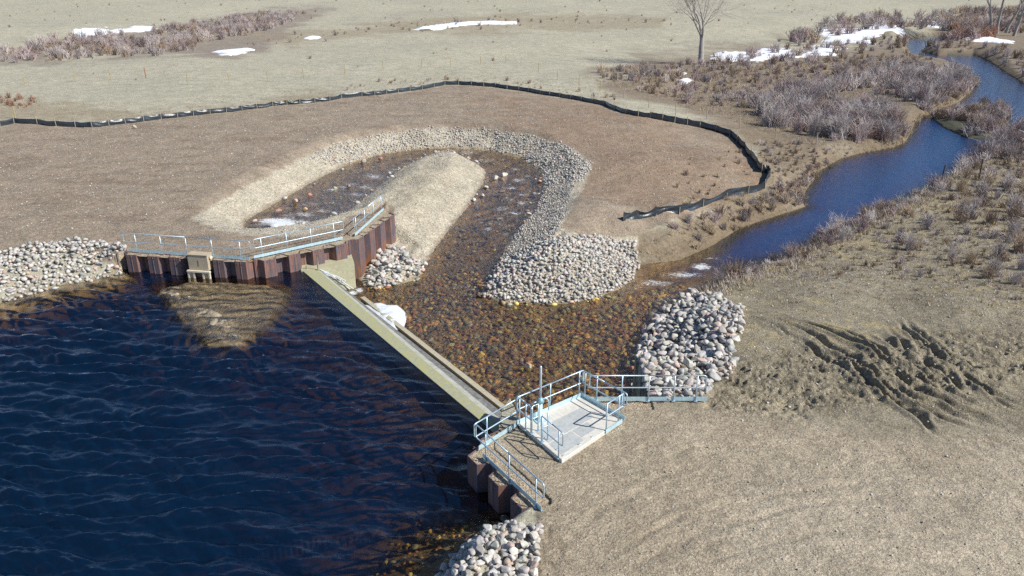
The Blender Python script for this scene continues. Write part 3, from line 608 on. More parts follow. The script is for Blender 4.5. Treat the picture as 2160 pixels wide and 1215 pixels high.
sheet_wall('sheet_pile_wall', 'steel wall along the pool under the back edge of the deck', [(DK_L*1.0+[.25, -.1, 0], DK_B+[.05, -.1, 0])], -.06, [-3.2], side=1, dep=.25, fill=.6)
sheet_wall('sheet_pile_wall', 'steel wall under the straight rail beside the right riprap pile', [(R0+[-.3, 0, 0], R1)], -.04, [-3.2], side=1, dep=.3, fill=.8)

# ---------------------------------------------------------------- concrete weir
def strip(mb, L0, L1, R0_, R1_, zb, n=24, nz=.0):
    """slab between the left line L0-L1 and the right line R0-R1 (top heights from the points) down to zb"""
    V = []; 
    for i in range(n+1):
        t = i/n; l = np.array(L0)*(1-t)+np.array(L1)*t; r = np.array(R0_)*(1-t)+np.array(R1_)*t
        V += [l, r, (r[0], r[1], zb), (l[0], l[1], zb)]
    Q = []
    for i in range(n):
        a = i*4
        for k in range(4): Q.append((a+k, a+4+k, a+4+(k+1) % 4, a+(k+1) % 4))
    Q += [(0, 1, 2, 3), (n*4+3, n*4+2, n*4+1, n*4)]
    mb.add(V, Q)
weir = empty('concrete_weir', (*((U0+U1)/2)[:2], -2.5), 'long straight concrete weir between reservoir and pool with a moss yellow crest', 'weir')
M_moss = mat_conc('mossy crest', (.38, .38, .27), (.44, .42, .13), .6, 3.2); M_apron = mat_conc('wet apron', (.12, .12, .115), (.33, .33, .31), .6, 5.)
M_abut = mat_conc('abutment concrete', (.44, .42, .28), (.30, .29, .19), .5, 1.5); M_sill = mat_conc('sill concrete', (.46, .42, .31), (.36, .32, .22), .4, 2.)
Uz = np.array([0, 0, -.03])
_e = lambda a, b: b+(b-a)*.045
U1, C1, A1 = _e(U0, U1), _e(C0, C1), _e(A0, A1)
mb = MB(); strip(mb, U0+Uz, U1+Uz, C0+[0, 0, .03], C1+[0, 0, .03], -3.0); mb.build('crest', M_moss, weir)
Cm0, Cm1 = C0*.62+A0*.38+[0, 0, .04], C1*.62+A1*.38+[0, 0, .04]
mb = MB(); strip(mb, C0+[.004, 0, .026], C1+[.004, 0, .026], Cm0, Cm1, -3.0); mb.build('crest_shoulder', mat_conc('pale shoulder', (.44, .44, .38), (.25, .25, .21), .6, 3.5), weir)
mb = MB(); strip(mb, Cm0+[.004, 0, -.012], Cm1+[.004, 0, -.012], A0, A1, -3.0); mb.build('spillway_face', M_apron, weir)
S0, S1, T0, T1 = P(760, 627, -2.38), P(1078, 877, -2.38), P(769, 625, -2.38), P(1094, 877, -2.38)
mb = MB(); strip(mb, S0, S1, T0, T1, -3.1); mb.build('end_sill', M_sill, weir)
ab = [P(634, 569, -.9), P(666, 567.5, -.9), P(747, 553, -.9), P(741, 535, -.9), P(700, 530, -.9), P(634, 550, -.9)]
mb = MB(); mb.prism([q[:2] for q in ab], -3.0, -.93); mb.build('abutment', M_abut, weir, bevel=.03)
# thin water running down the spillway: white runs beside the abutment
def lumpy(name, poly_px, z, label, cat, mat, h=.2, cell=.12, edge=.25, parent=None, group=None, follow=True, rough=.4):
    W = PP(poly_px, z)[:, :2]; lo = W.min(0)-.3; hi = W.max(0)+.3
    nx = min(140, int((hi[0]-lo[0])/cell)+2); ny = min(140, int((hi[1]-lo[1])/cell)+2)
    X, Y = np.meshgrid(np.linspace(lo[0], hi[0], nx), np.linspace(lo[1], hi[1], ny)); X = X.ravel(); Y = Y.ravel()
    d, _, _ = pdist(X, Y, W, True); s = np.where(pip(X, Y, W), d, -d)
    sz = max(hi-lo)
    s = s+fbm(X, Y, 6/sz, 4, 5.)*sz*.05*rough*2+fbm(X, Y, 30/sz, 3, 9.)*sz*.018*rough*2
    base = height(X, Y, False) if follow else np.full(X.shape, z)
    Z = base+np.clip(s/edge, -1, 1)*h+fbm(X, Y, 8/sz, 3, 15)*h*.5*(s > 0)
    i = (np.arange(ny-1)[:, None]*nx+np.arange(nx-1)[None, :]).ravel(); F = np.stack([i, i+1, i+nx+1, i+nx], 1)
    F = F[(s[F] > -edge*.6).any(1)]; us_ = np.unique(F); rem = np.full(len(X), -1); rem[us_] = np.arange(len(us_))
    V = np.stack([X, Y, Z], 1)[us_]; c = V.mean(0); c[2] = V[:, 2].min()
    me = npmesh(name, V-c, rem[F]); o = link(name, me, mat, parent); o.location = c
    return tag(o, label, cat, group)
M_foam = mat_simple('foam', (.68, .73, .76), .7, 0, .04, 2., .4, .05)
lumpy('foam_mound', [(775, 645), (798, 641), (812, 645), (832, 645), (846, 660), (845, 680), (838, 690), (820, 690), (800, 672)], -2.45, 'white mound of foam caught against the end sill of the weir', 'foam', M_foam, .08, .05, .4, follow=False, rough=.25)
fall = MB()
for k in range(14):
    t = random.random(); a = C0*(1-.075*t)+C1*.075*t+[.1, .05, .03]
    e = P(random.uniform(700, 757), random.uniform(598, 614), -2.48); 
    q = a+(e-a)*.4+[0, 0, .12]; fall.tube([a+[.02, 0, .02], q, e], [.012, .022, .02], 4)
tag(fall.build('water_spill', M_foam), 'thin white streaks of water falling beside the concrete abutment', 'falling water')

# gate box on the far wall
M_beige = mat_simple('beige steel', (.46, .38, .27), .6, 0, .12, 3., .1, .01); M_cream = mat_simple('cream steel', (.66, .60, .46), .6, 0, .1)
g0 = P(428, 541); ax = (wallB-wallA)[:2]; ax = ax/np.linalg.norm(ax); nrm = np.array([ax[1], -ax[0]])
gc = g0[:2]+nrm*.32
gate = empty('intake_gate', (gc[0], gc[1], -1.3), 'beige plate intake gate with a cream frame, standing in the far steel wall', 'gate')
mb = MB(); mb.box((gc[0], gc[1], -.17), (1.18, .50, .86), ax=ax); mb.build('gate_housing', M_beige, gate, bevel=.015)
mb = MB(); mb.box((gc[0], gc[1], .285), (1.24, .56, .04), ax=ax); mb.build('lid', M_beige, gate, bevel=.008)
fc = gc+nrm*.30
mb = MB(); mb.box((fc[0], fc[1], -.66), (1.36, .16, .10), ax=ax); mb.build('sill_beam', M_cream, gate, bevel=.01)
for k in (-.62, -.30, .26, .62):
    c = fc+ax*k; mb = MB(); mb.box((c[0], c[1], -1.02), (.085, .10, .62), ax=ax); mb.build('frame_post', M_cream, gate)
for k, wd_ in ((-.46, .24), (.44, .28)):
    c = fc+ax*k-nrm*.06; mb = MB(); mb.box((c[0], c[1], -1.02), (wd_, .05, .60), ax=ax); mb.build('side_panel', M_beige, gate)
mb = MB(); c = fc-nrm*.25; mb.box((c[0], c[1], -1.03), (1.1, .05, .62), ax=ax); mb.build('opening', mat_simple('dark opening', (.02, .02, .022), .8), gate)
for k in (.30,):
    c = gc+nrm*.255+ax*.0; mb = MB(); mb.box((c[0], c[1], -.2), (.03, .01, .34), ax=ax); mb.build('slot', mat_simple('dark slot', (.06, .05, .04), .8), gate)
mb = MB(); c = gc+ax*.66; mb.tube([(c[0]-.03, c[1], .12), (c[0]+.05, c[1]-.05, .12)], .09, 12); mb.build('marker_disc', M_cream, gate)

# ---------------------------------------------------------------- deck
deck = empty('concrete_deck', (*((DK_L+DK_F)/2)[:2], 0), 'pale concrete deck slab with grey cover plates at the near end of the weir', 'deck')
DZ = .12
def quad_between(c, u0, v0, u1, v1):      # bilinear patch of the deck
    L, B, R, F_ = DK_L, DK_B, DK_R, DK_F
    f = lambda u, v: (L*(1-u)*(1-v)+B*u*(1-v)+R*u*v+F_*(1-u)*v)[:2]
    return [f(u0, v0), f(u0, v1), f(u1, v1), f(u1, v0)]
mb = MB(); mb.prism(quad_between(None, 0, 0, 1, 1), -.35, DZ); mb.build('slab', M_deck, deck, bevel=.02)
for (u0, v0, u1, v1) in [(.30, .28, .80, .62), (.06, .30, .28, .62), (.05, .64, .40, .93), (.42, .64, .66, .86)]:
    mb = MB(); mb.prism(quad_between(None, u0, v0, u1, v1), DZ-.03, DZ+.006); mb.build('cover_plate', M_plate, deck)
for (u, v) in [(.04, .95), (.05, .80), (.08, .5), (.30, .94), (.5, .95)]:
    q = quad_between(None, u, v, u+.03, v+.012); mb = MB(); mb.prism(q, DZ, DZ+.03); mb.build('lifting_lug', M_rail, deck)

# ---------------------------------------------------------------- handrails
RR = .024
def rounded(pts, r=.10, n=4):
    out = [np.array(pts[0], float)]
    for i in range(1, len(pts)-1):
        a, b, c = map(lambda q: np.array(q, float), pts[i-1:i+2]); d0 = (a-b)/np.linalg.norm(a-b); d1 = (c-b)/np.linalg.norm(c-b)
        for k in range(n+1):
            t = k/n; out.append((b+d0*r)*(1-t)**2+b*2*t*(1-t)+(b+d1*r)*t*t)
    out.append(np.array(pts[-1], float)); return out
def handrail(label, p, q, posts, ov=(.3, .3), z=0., group='blue grey pipe handrails', toe=None, foot=0., hh=1.07, r=RR):
    p = np.array([p[0], p[1], z]); q = np.array([q[0], q[1], z]); L = np.linalg.norm(q-p); d = (q-p)/L
    root = empty('handrail', p, label, 'handrail', None)
    s, e = p-d*ov[0], q+d*ov[1]; up = np.array([0, 0, 1.])
    m = (s+e)/2
    loop = rounded([m+up*hh, e+up*hh, e+up*(hh-.5), m+up*(hh-.5)])
    loop2 = rounded([m+up*(hh-.5), s+up*(hh-.5), s+up*hh, m+up*hh])
    mb = MB(); allp = loop+loop2[1:]; mb.tube(allp, r, 8); mb.build('rail_loop', M_rail, root, smooth=True)
    for t in posts:
        c = p+d*L*t; mb = MB(); mb.tube([c-up*foot, c+up*hh], r, 8); mb.build('post', M_rail, root, smooth=True)
        mb = MB(); mb.box(c+[0, 0, .006-foot*.0], (.13, .11, .016), ax=d[:2]); mb.build('base_plate', M_rail, root)
    if toe:
        c = (p+q)/2+np.array([-d[1], d[0], 0])*toe[1]; zt = toe[2] if len(toe) > 2 else .085
        mb = MB(); mb.box(c+[0, 0, zt], (L+toe[0], .012, .17), ax=d[:2]); mb.box(c+[0, 0, zt-.08]+np.array([-d[1], d[0], 0])*.03, (L+toe[0], .05, .01), ax=d[:2])
        mb.build('toe_plate', M_toe, root)
    return root
def base(px, py, z=0): return P(px, py, z)
handrail('blue grey pipe handrail on the far steel wall above the beige gate', base(290, 531), base(509, 546.5), (0, .245, .49, .735, 1), (.75, .62), foot=.25, toe=(1.0, -.03))
handrail('sunlit pipe handrail on the far steel wall between gate and bend', base(554, 541), base(706, 508), (0, .335, .67, 1), (.42, .62), foot=.25, toe=(1.0, -.03))
handrail('pipe handrail on the tall wing wall beside the gravel mound', base(752, 494), base(805, 446), (0, .33, .67, 1), (.4, .25), foot=.2, toe=(.7, -.03))
handrail('near handrail running down along the dark steel wall at the reservoir shore', base(1025, 972), base(1130, 1070), (0, .49, 1), (.62, .40), foot=.22, toe=(.5, .03))
handrail('sunlit handrail crossing over the near end of the weir crest', base(1027.5, 937), base(1091, 897), (0, 1), (.62, .12), foot=.15, toe=(.9, -.03))
handrail('tall sunlit handrail along the back edge of the deck above the pool', DK_L+[.03, 0, 0], DK_B-[.1, .1, 0], (0, .5, 1), (.12, .22), z=DZ, toe=(.25, -.03))
handrail('blue handrail along the right edge of the deck', DK_B+[.12, -.12, 0], DK_R+[-.02, .12, 0], (0, 1), (.13, .22), z=DZ, toe=(.4, -.03))
dR_ = DK_F-DK_R; dR_ /= np.linalg.norm(dR_)
handrail('short handrail return at the right front corner of the deck', DK_R+dR_*.95, DK_R+dR_*.08, (0, .82), (.03, .12), z=DZ-.02, toe=(.1, -.03, .0))
handrail('straight white blue handrail reaching right past the riprap pile', base(1258, 846), base(1467, 846), (0, .25, .52, .775, 1), (.28, .32), toe=(.9, .02), foot=.1)
eLF = DK_F-DK_L
handrail('small gate rail on the left edge of the deck nearest the weir', DK_L+eLF*.02, DK_L+eLF*.30, (.0, .55, 1), (.2, .06), z=DZ-.04, foot=.15)
handrail('narrow return rail beside the valve post on the deck', DK_L+eLF*.31+[.02, .02, 0], DK_L+eLF*.31+(DK_B-DK_L)*.10, (0, 1), (.02, .02), z=DZ)
handrail('gate rail on the front left edge of the deck', DK_L+eLF*.55, DK_L+eLF*.93, (0, 1), (.03, .22), z=DZ-.04, foot=.15)
handrail('narrow return rail across the deck from the front gate rail', DK_L+eLF*.55+[.03, .02, 0], DK_L+eLF*.55+(DK_B-DK_L)*.09, (0, 1), (.02, .02), z=DZ)

# valve post
vp = P(1139, 886, DZ); valve = empty('valve_stand', vp, 'pale blue gate valve stand with a tall clear stem cover on the deck', 'valve stand')
M_vbl = mat_galv('valve paint', (.50, .68, .74), .2, .45)
mb = MB(); mb.box(vp+[0, 0, .015], (.42, .42, .03), ax=(1, .5)); mb.build('foot_plate', M_vbl, valve)
mb = MB(); mb.tube([vp+[0, 0, .03], vp+[0, 0, .06], vp+[0, 0, .10], vp+[0, 0, .72]], [.15, .15, .085, .08], 16); mb.build('pedestal', M_vbl, valve, smooth=True)
mb = MB(); mb.tube([vp+[0, 0, .70], vp+[0, 0, .74], vp+[0, 0, .80], vp+[0, 0, .86], vp+[0, 0, .92]], [.11, .14, .14, .10, .06], 16); mb.build('gear_head', mat_galv('gear head', (.25, .42, .48), .3, .45), valve, smooth=True)
mb = MB(); mb.tube([vp+[0, 0, .90], vp+[0, 0, 2.12], vp+[0, 0, 2.15]], [.042, .042, .03], 12); mb.build('stem_cover', mat_galv('stem cover', (.62, .66, .70), .3, .3), valve, smooth=True)
mb = MB(); h0 = vp+[.08, 0, .82]
mb.tube(rounded([h0, h0+[.13, .02, .06], h0+[.22, .03, -.05], h0+[.22, .03, -.42]], .06), .022, 8); mb.build('crank_handle', M_vbl, valve, smooth=True)

# ---------------------------------------------------------------- rocks
def ico(sub):
    bm = bmesh.new(); bmesh.ops.create_icosphere(bm, subdivisions=sub, radius=1.); V = np.array([v.co[:] for v in bm.verts]); bm.verts.index_update()
    F = np.array([[v.index for v in f.verts] for f in bm.faces]); bm.free(); return V, F
ICO = {s: ico(s) for s in (1, 2, 3)}
def rock_shape(sub, seed):
    r = np.random.default_rng(seed); V, F = ICO[sub]; V = V.copy()
    for k in range(9):
        n = r.normal(size=3); n /= np.linalg.norm(n); dd = r.uniform(.42, .8); t = V@n-dd; V = V-np.outer(np.maximum(t, 0)*1., n)
    ph = r.uniform(0, 9, 3); V *= (1+.04*np.sin(V[:, :1]*3.1+ph[0])*np.cos(V[:, 1:2]*2.7+ph[1])+.03*np.sin(V[:, 2:3]*7+ph[2]))
    V = V*np.array([1, r.uniform(.68, .9), r.uniform(.5, .72)]); return V, F
def rotm(r):
    a, b, c = r.uniform(0, 6.28), r.uniform(-.5, .5), r.uniform(-.5, .5)
    Rz = np.array([[math.cos(a), -math.sin(a), 0], [math.sin(a), math.cos(a), 0], [0, 0, 1]]); Rx = np.array([[1, 0, 0], [0, math.cos(b), -math.sin(b)], [0, math.sin(b), math.cos(b)]])
    Ry = np.array([[math.cos(c), 0, math.sin(c)], [0, 1, 0], [-math.sin(c), 0, math.cos(c)]]); return Rz@Rx@Ry
def scatter(poly, spacing, zm, jitter=.45, soft=True):
    W = PP(poly, zm)[:, :2]; lo = W.min(0)-3; hi = W.max(0)+3
    X, Y = np.meshgrid(np.arange(lo[0], hi[0], spacing), np.arange(lo[1], hi[1], spacing)); X = X.ravel(); Y = Y.ravel()
    X = X+rng.uniform(-jitter, jitter, X.shape)*spacing; Y = Y+rng.uniform(-jitter, jitter, Y.shape)*spacing
    Z = height(X, Y, False); u, v = proj(X, Y, Z); wz = 7 if soft else 0; k = pip(u+fbm(X, Y, 1.1, 3, 3.)*wz*1.6, v+fbm(X, Y, 1.1, 3, 31.)*wz, poly); return X[k], Y[k], Z[k], u[k], v[k]
def rock_col(n, mode='pale'):
    g = rng.uniform(.38, .62, (n, 1)); c = g*np.array([[1, .95, .865]])*rng.uniform(.96, 1.04, (n, 3))
    k = rng.random(n); c[k < .08] *= np.array([1.08, .86, .80]); c[(k > .13) & (k < .24)] *= np.array([.72, .76, .80]); c[(k > .26) & (k < .31)] *= .72
    if mode == 'bed':
        pal = np.array([[.66, .40, .14], [.52, .34, .16], [.36, .25, .15], [.74, .58, .20], [.50, .46, .24], [.26, .20, .15], [.50, .25, .15], [.34, .36, .28], [.44, .40, .30]])
        c = pal[rng.integers(0, len(pal), n)]*rng.uniform(.6, 1.25, (n, 1))
    return c
piles = {  # name: polygon, spacing, size range, z, detail, priority for single rocks
  'near': ([(1055, 1108), (1140, 1118), (1135, 1170), (1120, 1330), (880, 1330), (925, 1215), (965, 1170), (1010, 1130)],   .19, (.10, .21), -.8, 3, 1, 'pale cobble in the heap at the foot of the near steel wall', 'cobbles at the near shore'),
  'right': ([(1382, 642), (1440, 622), (1505, 618), (1562, 650), (1568, 690), (1548, 740), (1545, 790), (1500, 815), (1480, 842), (1330, 845), (1340, 780), (1350, 710)], .27, (.13, .29), -1.4, 2, 2, 'pale angular riprap rock in the pile right of the pool', 'riprap pile right of the pool'),
  'middle': ([(1160, 508), (1240, 497), (1340, 512), (1345, 565), (1325, 600), (1260, 632), (1130, 642), (1015, 628), (1035, 580), (1060, 545), (1110, 520)], .20, (.11, .23), -1.4, 2, 3, '', ''),
  'island': ([(768, 604), (785, 560), (800, 530), (835, 520), (870, 545), (898, 560), (885, 585), (845, 603), (800, 612)], .28, (.13, .30), -2.2, 2, 3, '', ''),
  'left': ([(-200, 570), (0, 540), (60, 522), (140, 508), (200, 510), (268, 520), (272, 582), (200, 592), (130, 604), (0, 642), (-200, 705)], .27, (.13, .27), -.5, 2, 3, '', ''),
  'ring': ([(640, 335), (720, 302), (800, 281), (900, 270), (1000, 270), (1120, 285), (1205, 311), (1243, 345), (1238, 378), (1180, 388), (1150, 400), (1144, 362), (1105, 334), (1030, 316), (950, 311), (870, 314), (800, 324), (735, 344), (700, 352)], .22, (.09, .18), -1., 1, 4, '', ''),
  'finebank': ([(1146, 385), (1210, 385), (1195, 440), (1180, 500), (1110, 560), (1040, 600), (1015, 620), (1030, 580), (1062, 530), (1100, 480), (1132, 440)], .19, (.06, .13), -1.6, 1, 4, '', ''),
}
protos = []
for i in range(14):
    V, F = rock_shape(3, 100+i); me = npmesh('riprap_rock', V, F, True); me.materials.append(M_rocko); protos.append(me)
stuff2 = {1: [rock_shape(1, 300+i) for i in range(10)], 2: [rock_shape(2, 300+i) for i in range(14)]}
singles = []; RV = []; RF = []; RC = []; rn = 0
def merge_rock(x, y, z, s, sub, c):
    global rn
    V, F = stuff2[sub][random.randrange(len(stuff2[sub]))]; V = (V*s)@rotm(rng).T+[x, y, z]
    RV.append(V); RF.append(F+rn); RC.append(np.tile(c, (len(V), 1))); rn += len(V)
cand = []
for nm, (poly, sp, (s0, s1), zm, sub, pri, lab, grp) in piles.items():
    X, Y, Z, U, W_ = scatter(poly, sp, zm); n = len(X); s = s0+(s1-s0)*rng.random(n)**1.8; c = rock_col(n)
    for i in range(n):
        # near the waterline the stones are larger
        cand.append((pri, nm, X[i], Y[i], Z[i]+s[i]*rng.uniform(.05, .55), s[i], sub, c[i], lab, grp, U[i], W_[i]))
    # a second, looser layer
    if nm in ('right', 'middle', 'near', 'island', 'left'):
        X, Y, Z, U, W_ = scatter(poly, sp*1.5, zm); n = len(X); s = s0+(s1-s0)*rng.random(n)**1.2; c = rock_col(n)
        for i in range(n): cand.append((pri, nm, X[i], Y[i], Z[i]+s[i]*rng.uniform(.6, 1.1), s[i], sub, c[i], lab, grp, U[i], W_[i]))
def appar(cn): return cn[5]/math.sqrt(cn[2]**2+cn[3]**2+170)*(1 if -20 < cn[10] < 2180 and cn[11] < 1235 else 0)
big = sorted([cn for cn in cand if cn[1] in ('near', 'right')], key=appar, reverse=True)[:275]
bigid = set(id(c) for c in big)
def single_rock(x, y, z, s, c, label, group=None, name='riprap_rock'):
    o = bpy.data.objects.new(name, protos[random.randrange(14)]); COL.objects.link(o); o.location = (x, y, z); o.scale = (s, s, s)
    o.rotation_euler = (random.uniform(-.5, .5), random.uniform(-.5, .5), random.uniform(0, 6.28)); o.color = (*c, 1); tag(o, label, 'rock', group); return o
for cn in cand:
    if id(cn) in bigid: single_rock(cn[2], cn[3], cn[4], cn[5], cn[7], cn[8], cn[9])
    else: merge_rock(cn[2], cn[3], cn[4], cn[5], 2 if cn[1] in ('right', 'near', 'island') else 1, cn[7])
# rocks that can be told apart
for (px, py, z, s, c, lab) in [
    (1138, 1118, -.95, .0, (.3, .3, .3), ''), (1059, 1116, -.92, .20, (.48, .20, .12), 'red brown boulder at the top of the cobble heap below the near steel wall'), (1043, 1124, -.92, .20, (.36, .37, .35), 'round grey boulder beside the red one at the near waterline'),
    (1104, 1112, -.80, .34, (.16, .22, .27), 'large blue grey boulder in the shade of the near steel wall'), (1118, 1150, -.62, .28, (.34, .37, .38), 'large grey boulder at the right edge of the near cobble heap'), (961, 1183, -1.1, .22, (.34, .22, .09), 'wet brown boulder in the shallows left of the near cobble heap'),
    (587, 445, -1.62, .40, (.36, .22, .18), 'pink red boulder in the rapids just beyond the white water'), (621, 424, -1.52, .36, (.50, .40, .32), 'pale round boulder in the stream beyond the red boulder'), (643, 443, -1.6, .30, (.50, .38, .24), 'tan boulder in the middle of the rapids'),
    (701, 429, -1.66, .26, (.16, .24, .25), 'small green grey boulder in the stream near the gravel mound'), (655, 412, -1.7, .26, (.44, .22, .15), 'low red stone in the stream behind the pale boulder'), (765, 341, -1.75, .34, (.52, .48, .42), 'white boulder at the foot of the curved riprap bank'), (803, 335, -1.8, .3, (.38, .22, .18), 'red boulder at the start of the stream bend'),
    (1046, 318, -1.95, .36, (.55, .52, .47), 'pale boulder in the top of the stream bend under the riprap'), (1062, 369, -2.0, .42, (.56, .52, .46), 'long white boulder on the inside of the stream bend'), (1044, 376, -2.02, .36, (.56, .52, .46), 'white boulder just left of the long one inside the bend'),
    (1025, 395, -2.1, .32, (.54, .50, .44), 'white boulder at the tip of the gravel mound'), (1058, 404, -2.15, .34, (.20, .16, .14), 'dark boulder standing in the shallow bend'), (1017, 413, -2.15, .28, (.5, .46, .4), 'pale stone downstream of the dark boulder'), (1117, 344, -2.02, .26, (.52, .47, .42), 'small pale boulder near the dark riprap of the bend'),
    (1115, 773, -2.45, .24, (.40, .36, .28), 'flat tan stone breaking the surface of the pool left of the valve post'), (1335, 779, -2.42, .22, (.46, .17, .10), 'small red boulder at the pool edge of the right riprap pile'), (285, 268, .1, .30, (.40, .34, .26), 'single tan rock on the dirt near the black silt fence'),
    (1494, 655, -1.0, .0, (.4, .4, .4), ''), (735, 394, -1.72, .28, (.30, .26, .24), 'grey wet stone with a wake in the upper stream'), (707, 397, -1.7, .22, (.42, .38, .2), 'yellowish stone in the upper stream')]:
    if s == 0: continue
    q = P(px, py, z); single_rock(q[0], q[1], z+.02, s, c, lab, name='boulder')
# stones lying under the water and in the shallows
def bed(poly, spacing, s0, s1, zm, sub=1, mode='bed', lift=0.):
    X, Y, Z, U, W_ = scatter(poly, spacing, zm)
    if mode == 'bed':
        k = (pip(X, Y, DS) & ~pip(X, Y, WEIRQ) & (pdist(X, Y, WEIRQ, True)[0] > .3)) | (pip(X, Y, RES) & (pdist(X, Y, WEIRQ, True)[0] > 1)); X, Y, Z = X[k], Y[k], Z[k]
    n = len(X); s = s0+(s1-s0)*rng.random(n)**2.2; c = rock_col(n, mode); return X, Y, Z+s*.12+lift, s, c
def build_rocks(name, label, cat, sets, sub):
    V_, F_, C_, k = [], [], [], 0
    for (X, Y, Z, s, c) in sets:
        for i in range(len(X)):
            V, F = stuff2[sub][random.randrange(len(stuff2[sub]))]; V = (V*s[i]*[1, 1, .8])@rotm(rng).T+[X[i], Y[i], Z[i]]
            V_.append(V); F_.append(F+k); C_.append(np.tile(c[i], (len(V), 1))); k += len(V)
    me = npmesh(name, np.concatenate(V_), np.concatenate(F_)); attrc(me, 'col', np.concatenate(C_)); return tag(link(name, me, M_rock), label, cat, kind='stuff')
me = npmesh('riprap_stones', np.concatenate(RV), np.concatenate(RF)); attrc(me, 'col', np.concatenate(RC))
tag(link('riprap_stones', me, M_rock), 'pale riprap stones lining the stream bend and banks', 'stones', kind='stuff')
pool_bed = [(770, 612), (1010, 560), (1030, 640), (1340, 620), (1440, 600), (1440, 650), (1345, 740), (1335, 850), (1230, 850), (1090, 900), (900, 740)]
build_rocks('streambed_cobbles', 'amber and brown cobbles on the bed of the pool and stream', 'cobbles',
   [bed(pool_bed, .27, .10, .36, -2.8), bed([(895, 560), (1010, 560), (1140, 440), (1150, 380), (1100, 340), (950, 315), (730, 345), (520, 470), (600, 495), (700, 470), (860, 350), (960, 330), (1020, 370), (980, 450)], .42, .08, .22, -2.3), bed([(895, 560), (1010, 560), (1140, 440), (1150, 380), (1100, 340), (950, 315), (730, 345), (520, 470), (600, 495), (700, 470), (860, 350), (960, 330), (1020, 370), (980, 450)], 1.5, .16, .36, -2.3, mode='pale', lift=.16),
    bed([(850, 1100), (1000, 1080), (1060, 1112), (1010, 1140), (960, 1190), (920, 1330), (700, 1330)], .30, .10, .24, -1.4)], 1)
X, Y, Z, s, c = bed([(900, 870), (1500, 850), (2300, 900), (2300, 1300), (1150, 1300), (1140, 1090)], .42, .012, .06, 0, mode='pale'); set1 = (X, Y, Z, s, c)
set2 = bed([(0, 500), (0, 280), (600, 230), (940, 190), (1300, 250), (1550, 310), (1600, 380), (1250, 480), (1240, 340), (900, 262), (640, 325), (400, 455)], .62, .03, .11, 0, mode='pale')
set3 = bed([(1560, 620), (1800, 520), (2300, 480), (2300, 880), (1560, 860)], .55, .03, .10, -.8, mode='pale')
set4 = bed(GRAVP, .17, .02, .07, -1., mode='pale'); set5 = bed([(345, 605), (600, 605), (560, 690), (490, 722), (440, 715)], .4, .03, .08, -1.1, mode='pale')
set6 = bed([(1340, 530), (1500, 470), (1640, 430), (1800, 330), (1600, 300), (1640, 400), (1480, 455)], .5, .03, .09, -1.9, mode='pale')
build_rocks('loose_stones', 'small loose stones lying on dirt, gravel and the right bank', 'stones', [set1, set2, set3, set4, set5, set6], 1)

# ---------------------------------------------------------------- shrubs and trees
def shrub_mesh(n, seed, spread=.8, r=.011, sides=3, twigs=3, up=1.0):
    rr = np.random.default_rng(seed); mb = MB()
    for k in range(n):
        az = rr.uniform(0, 6.28); lean = abs(rr.normal(0, .5))*spread; b = np.array([rr.normal(0, .12), rr.normal(0, .12), -.05]); L = rr.uniform(.55, 1.)*up
        dirv = np.array([math.cos(az)*lean, math.sin(az)*lean, 1.]); dirv /= np.linalg.norm(dirv)
        p1 = b+dirv*L*.5; d2 = dirv+rr.normal(0, .22, 3); d2 /= np.linalg.norm(d2); p2 = p1+d2*L*.5
        mb.tube([b, p1, p2], [r*1.3, r, r*.35], sides, False)
        for j in range(twigs):
            t = rr.uniform(.3, .95); q = b+(p1-b)*t*2 if t < .5 else p1+(p2-p1)*(t-.5)*2
            d3 = dirv+rr.normal(0, .55, 3); d3[2] = abs(d3[2]); d3 /= np.linalg.norm(d3)
            mb.tube([q, q+d3*L*rr.uniform(.2, .42)], [r*.7, r*.25], sides, False)
    V = np.concatenate(mb.V); return V, np.concatenate(mb.Q)
SH = [shrub_mesh(60, 500+i) for i in range(6)]; shm = []
for V, Q in SH:
    me = npmesh('shrub', V, Q, False); me.materials.append(M_twigo); shm.append(me)
SHF = [shrub_mesh(26, 600+i, .9, .020, 3, 2) for i in range(8)]
TW = {'grey': (.44, .385, .36), 'purple': (.38, .30, .285), 'brown': (.33, .25, .185), 'red': (.38, .22, .155), 'tan': (.42, .34, .24), 'straw': (.48, .41, .26), 'pale': (.52, .47, .44)}
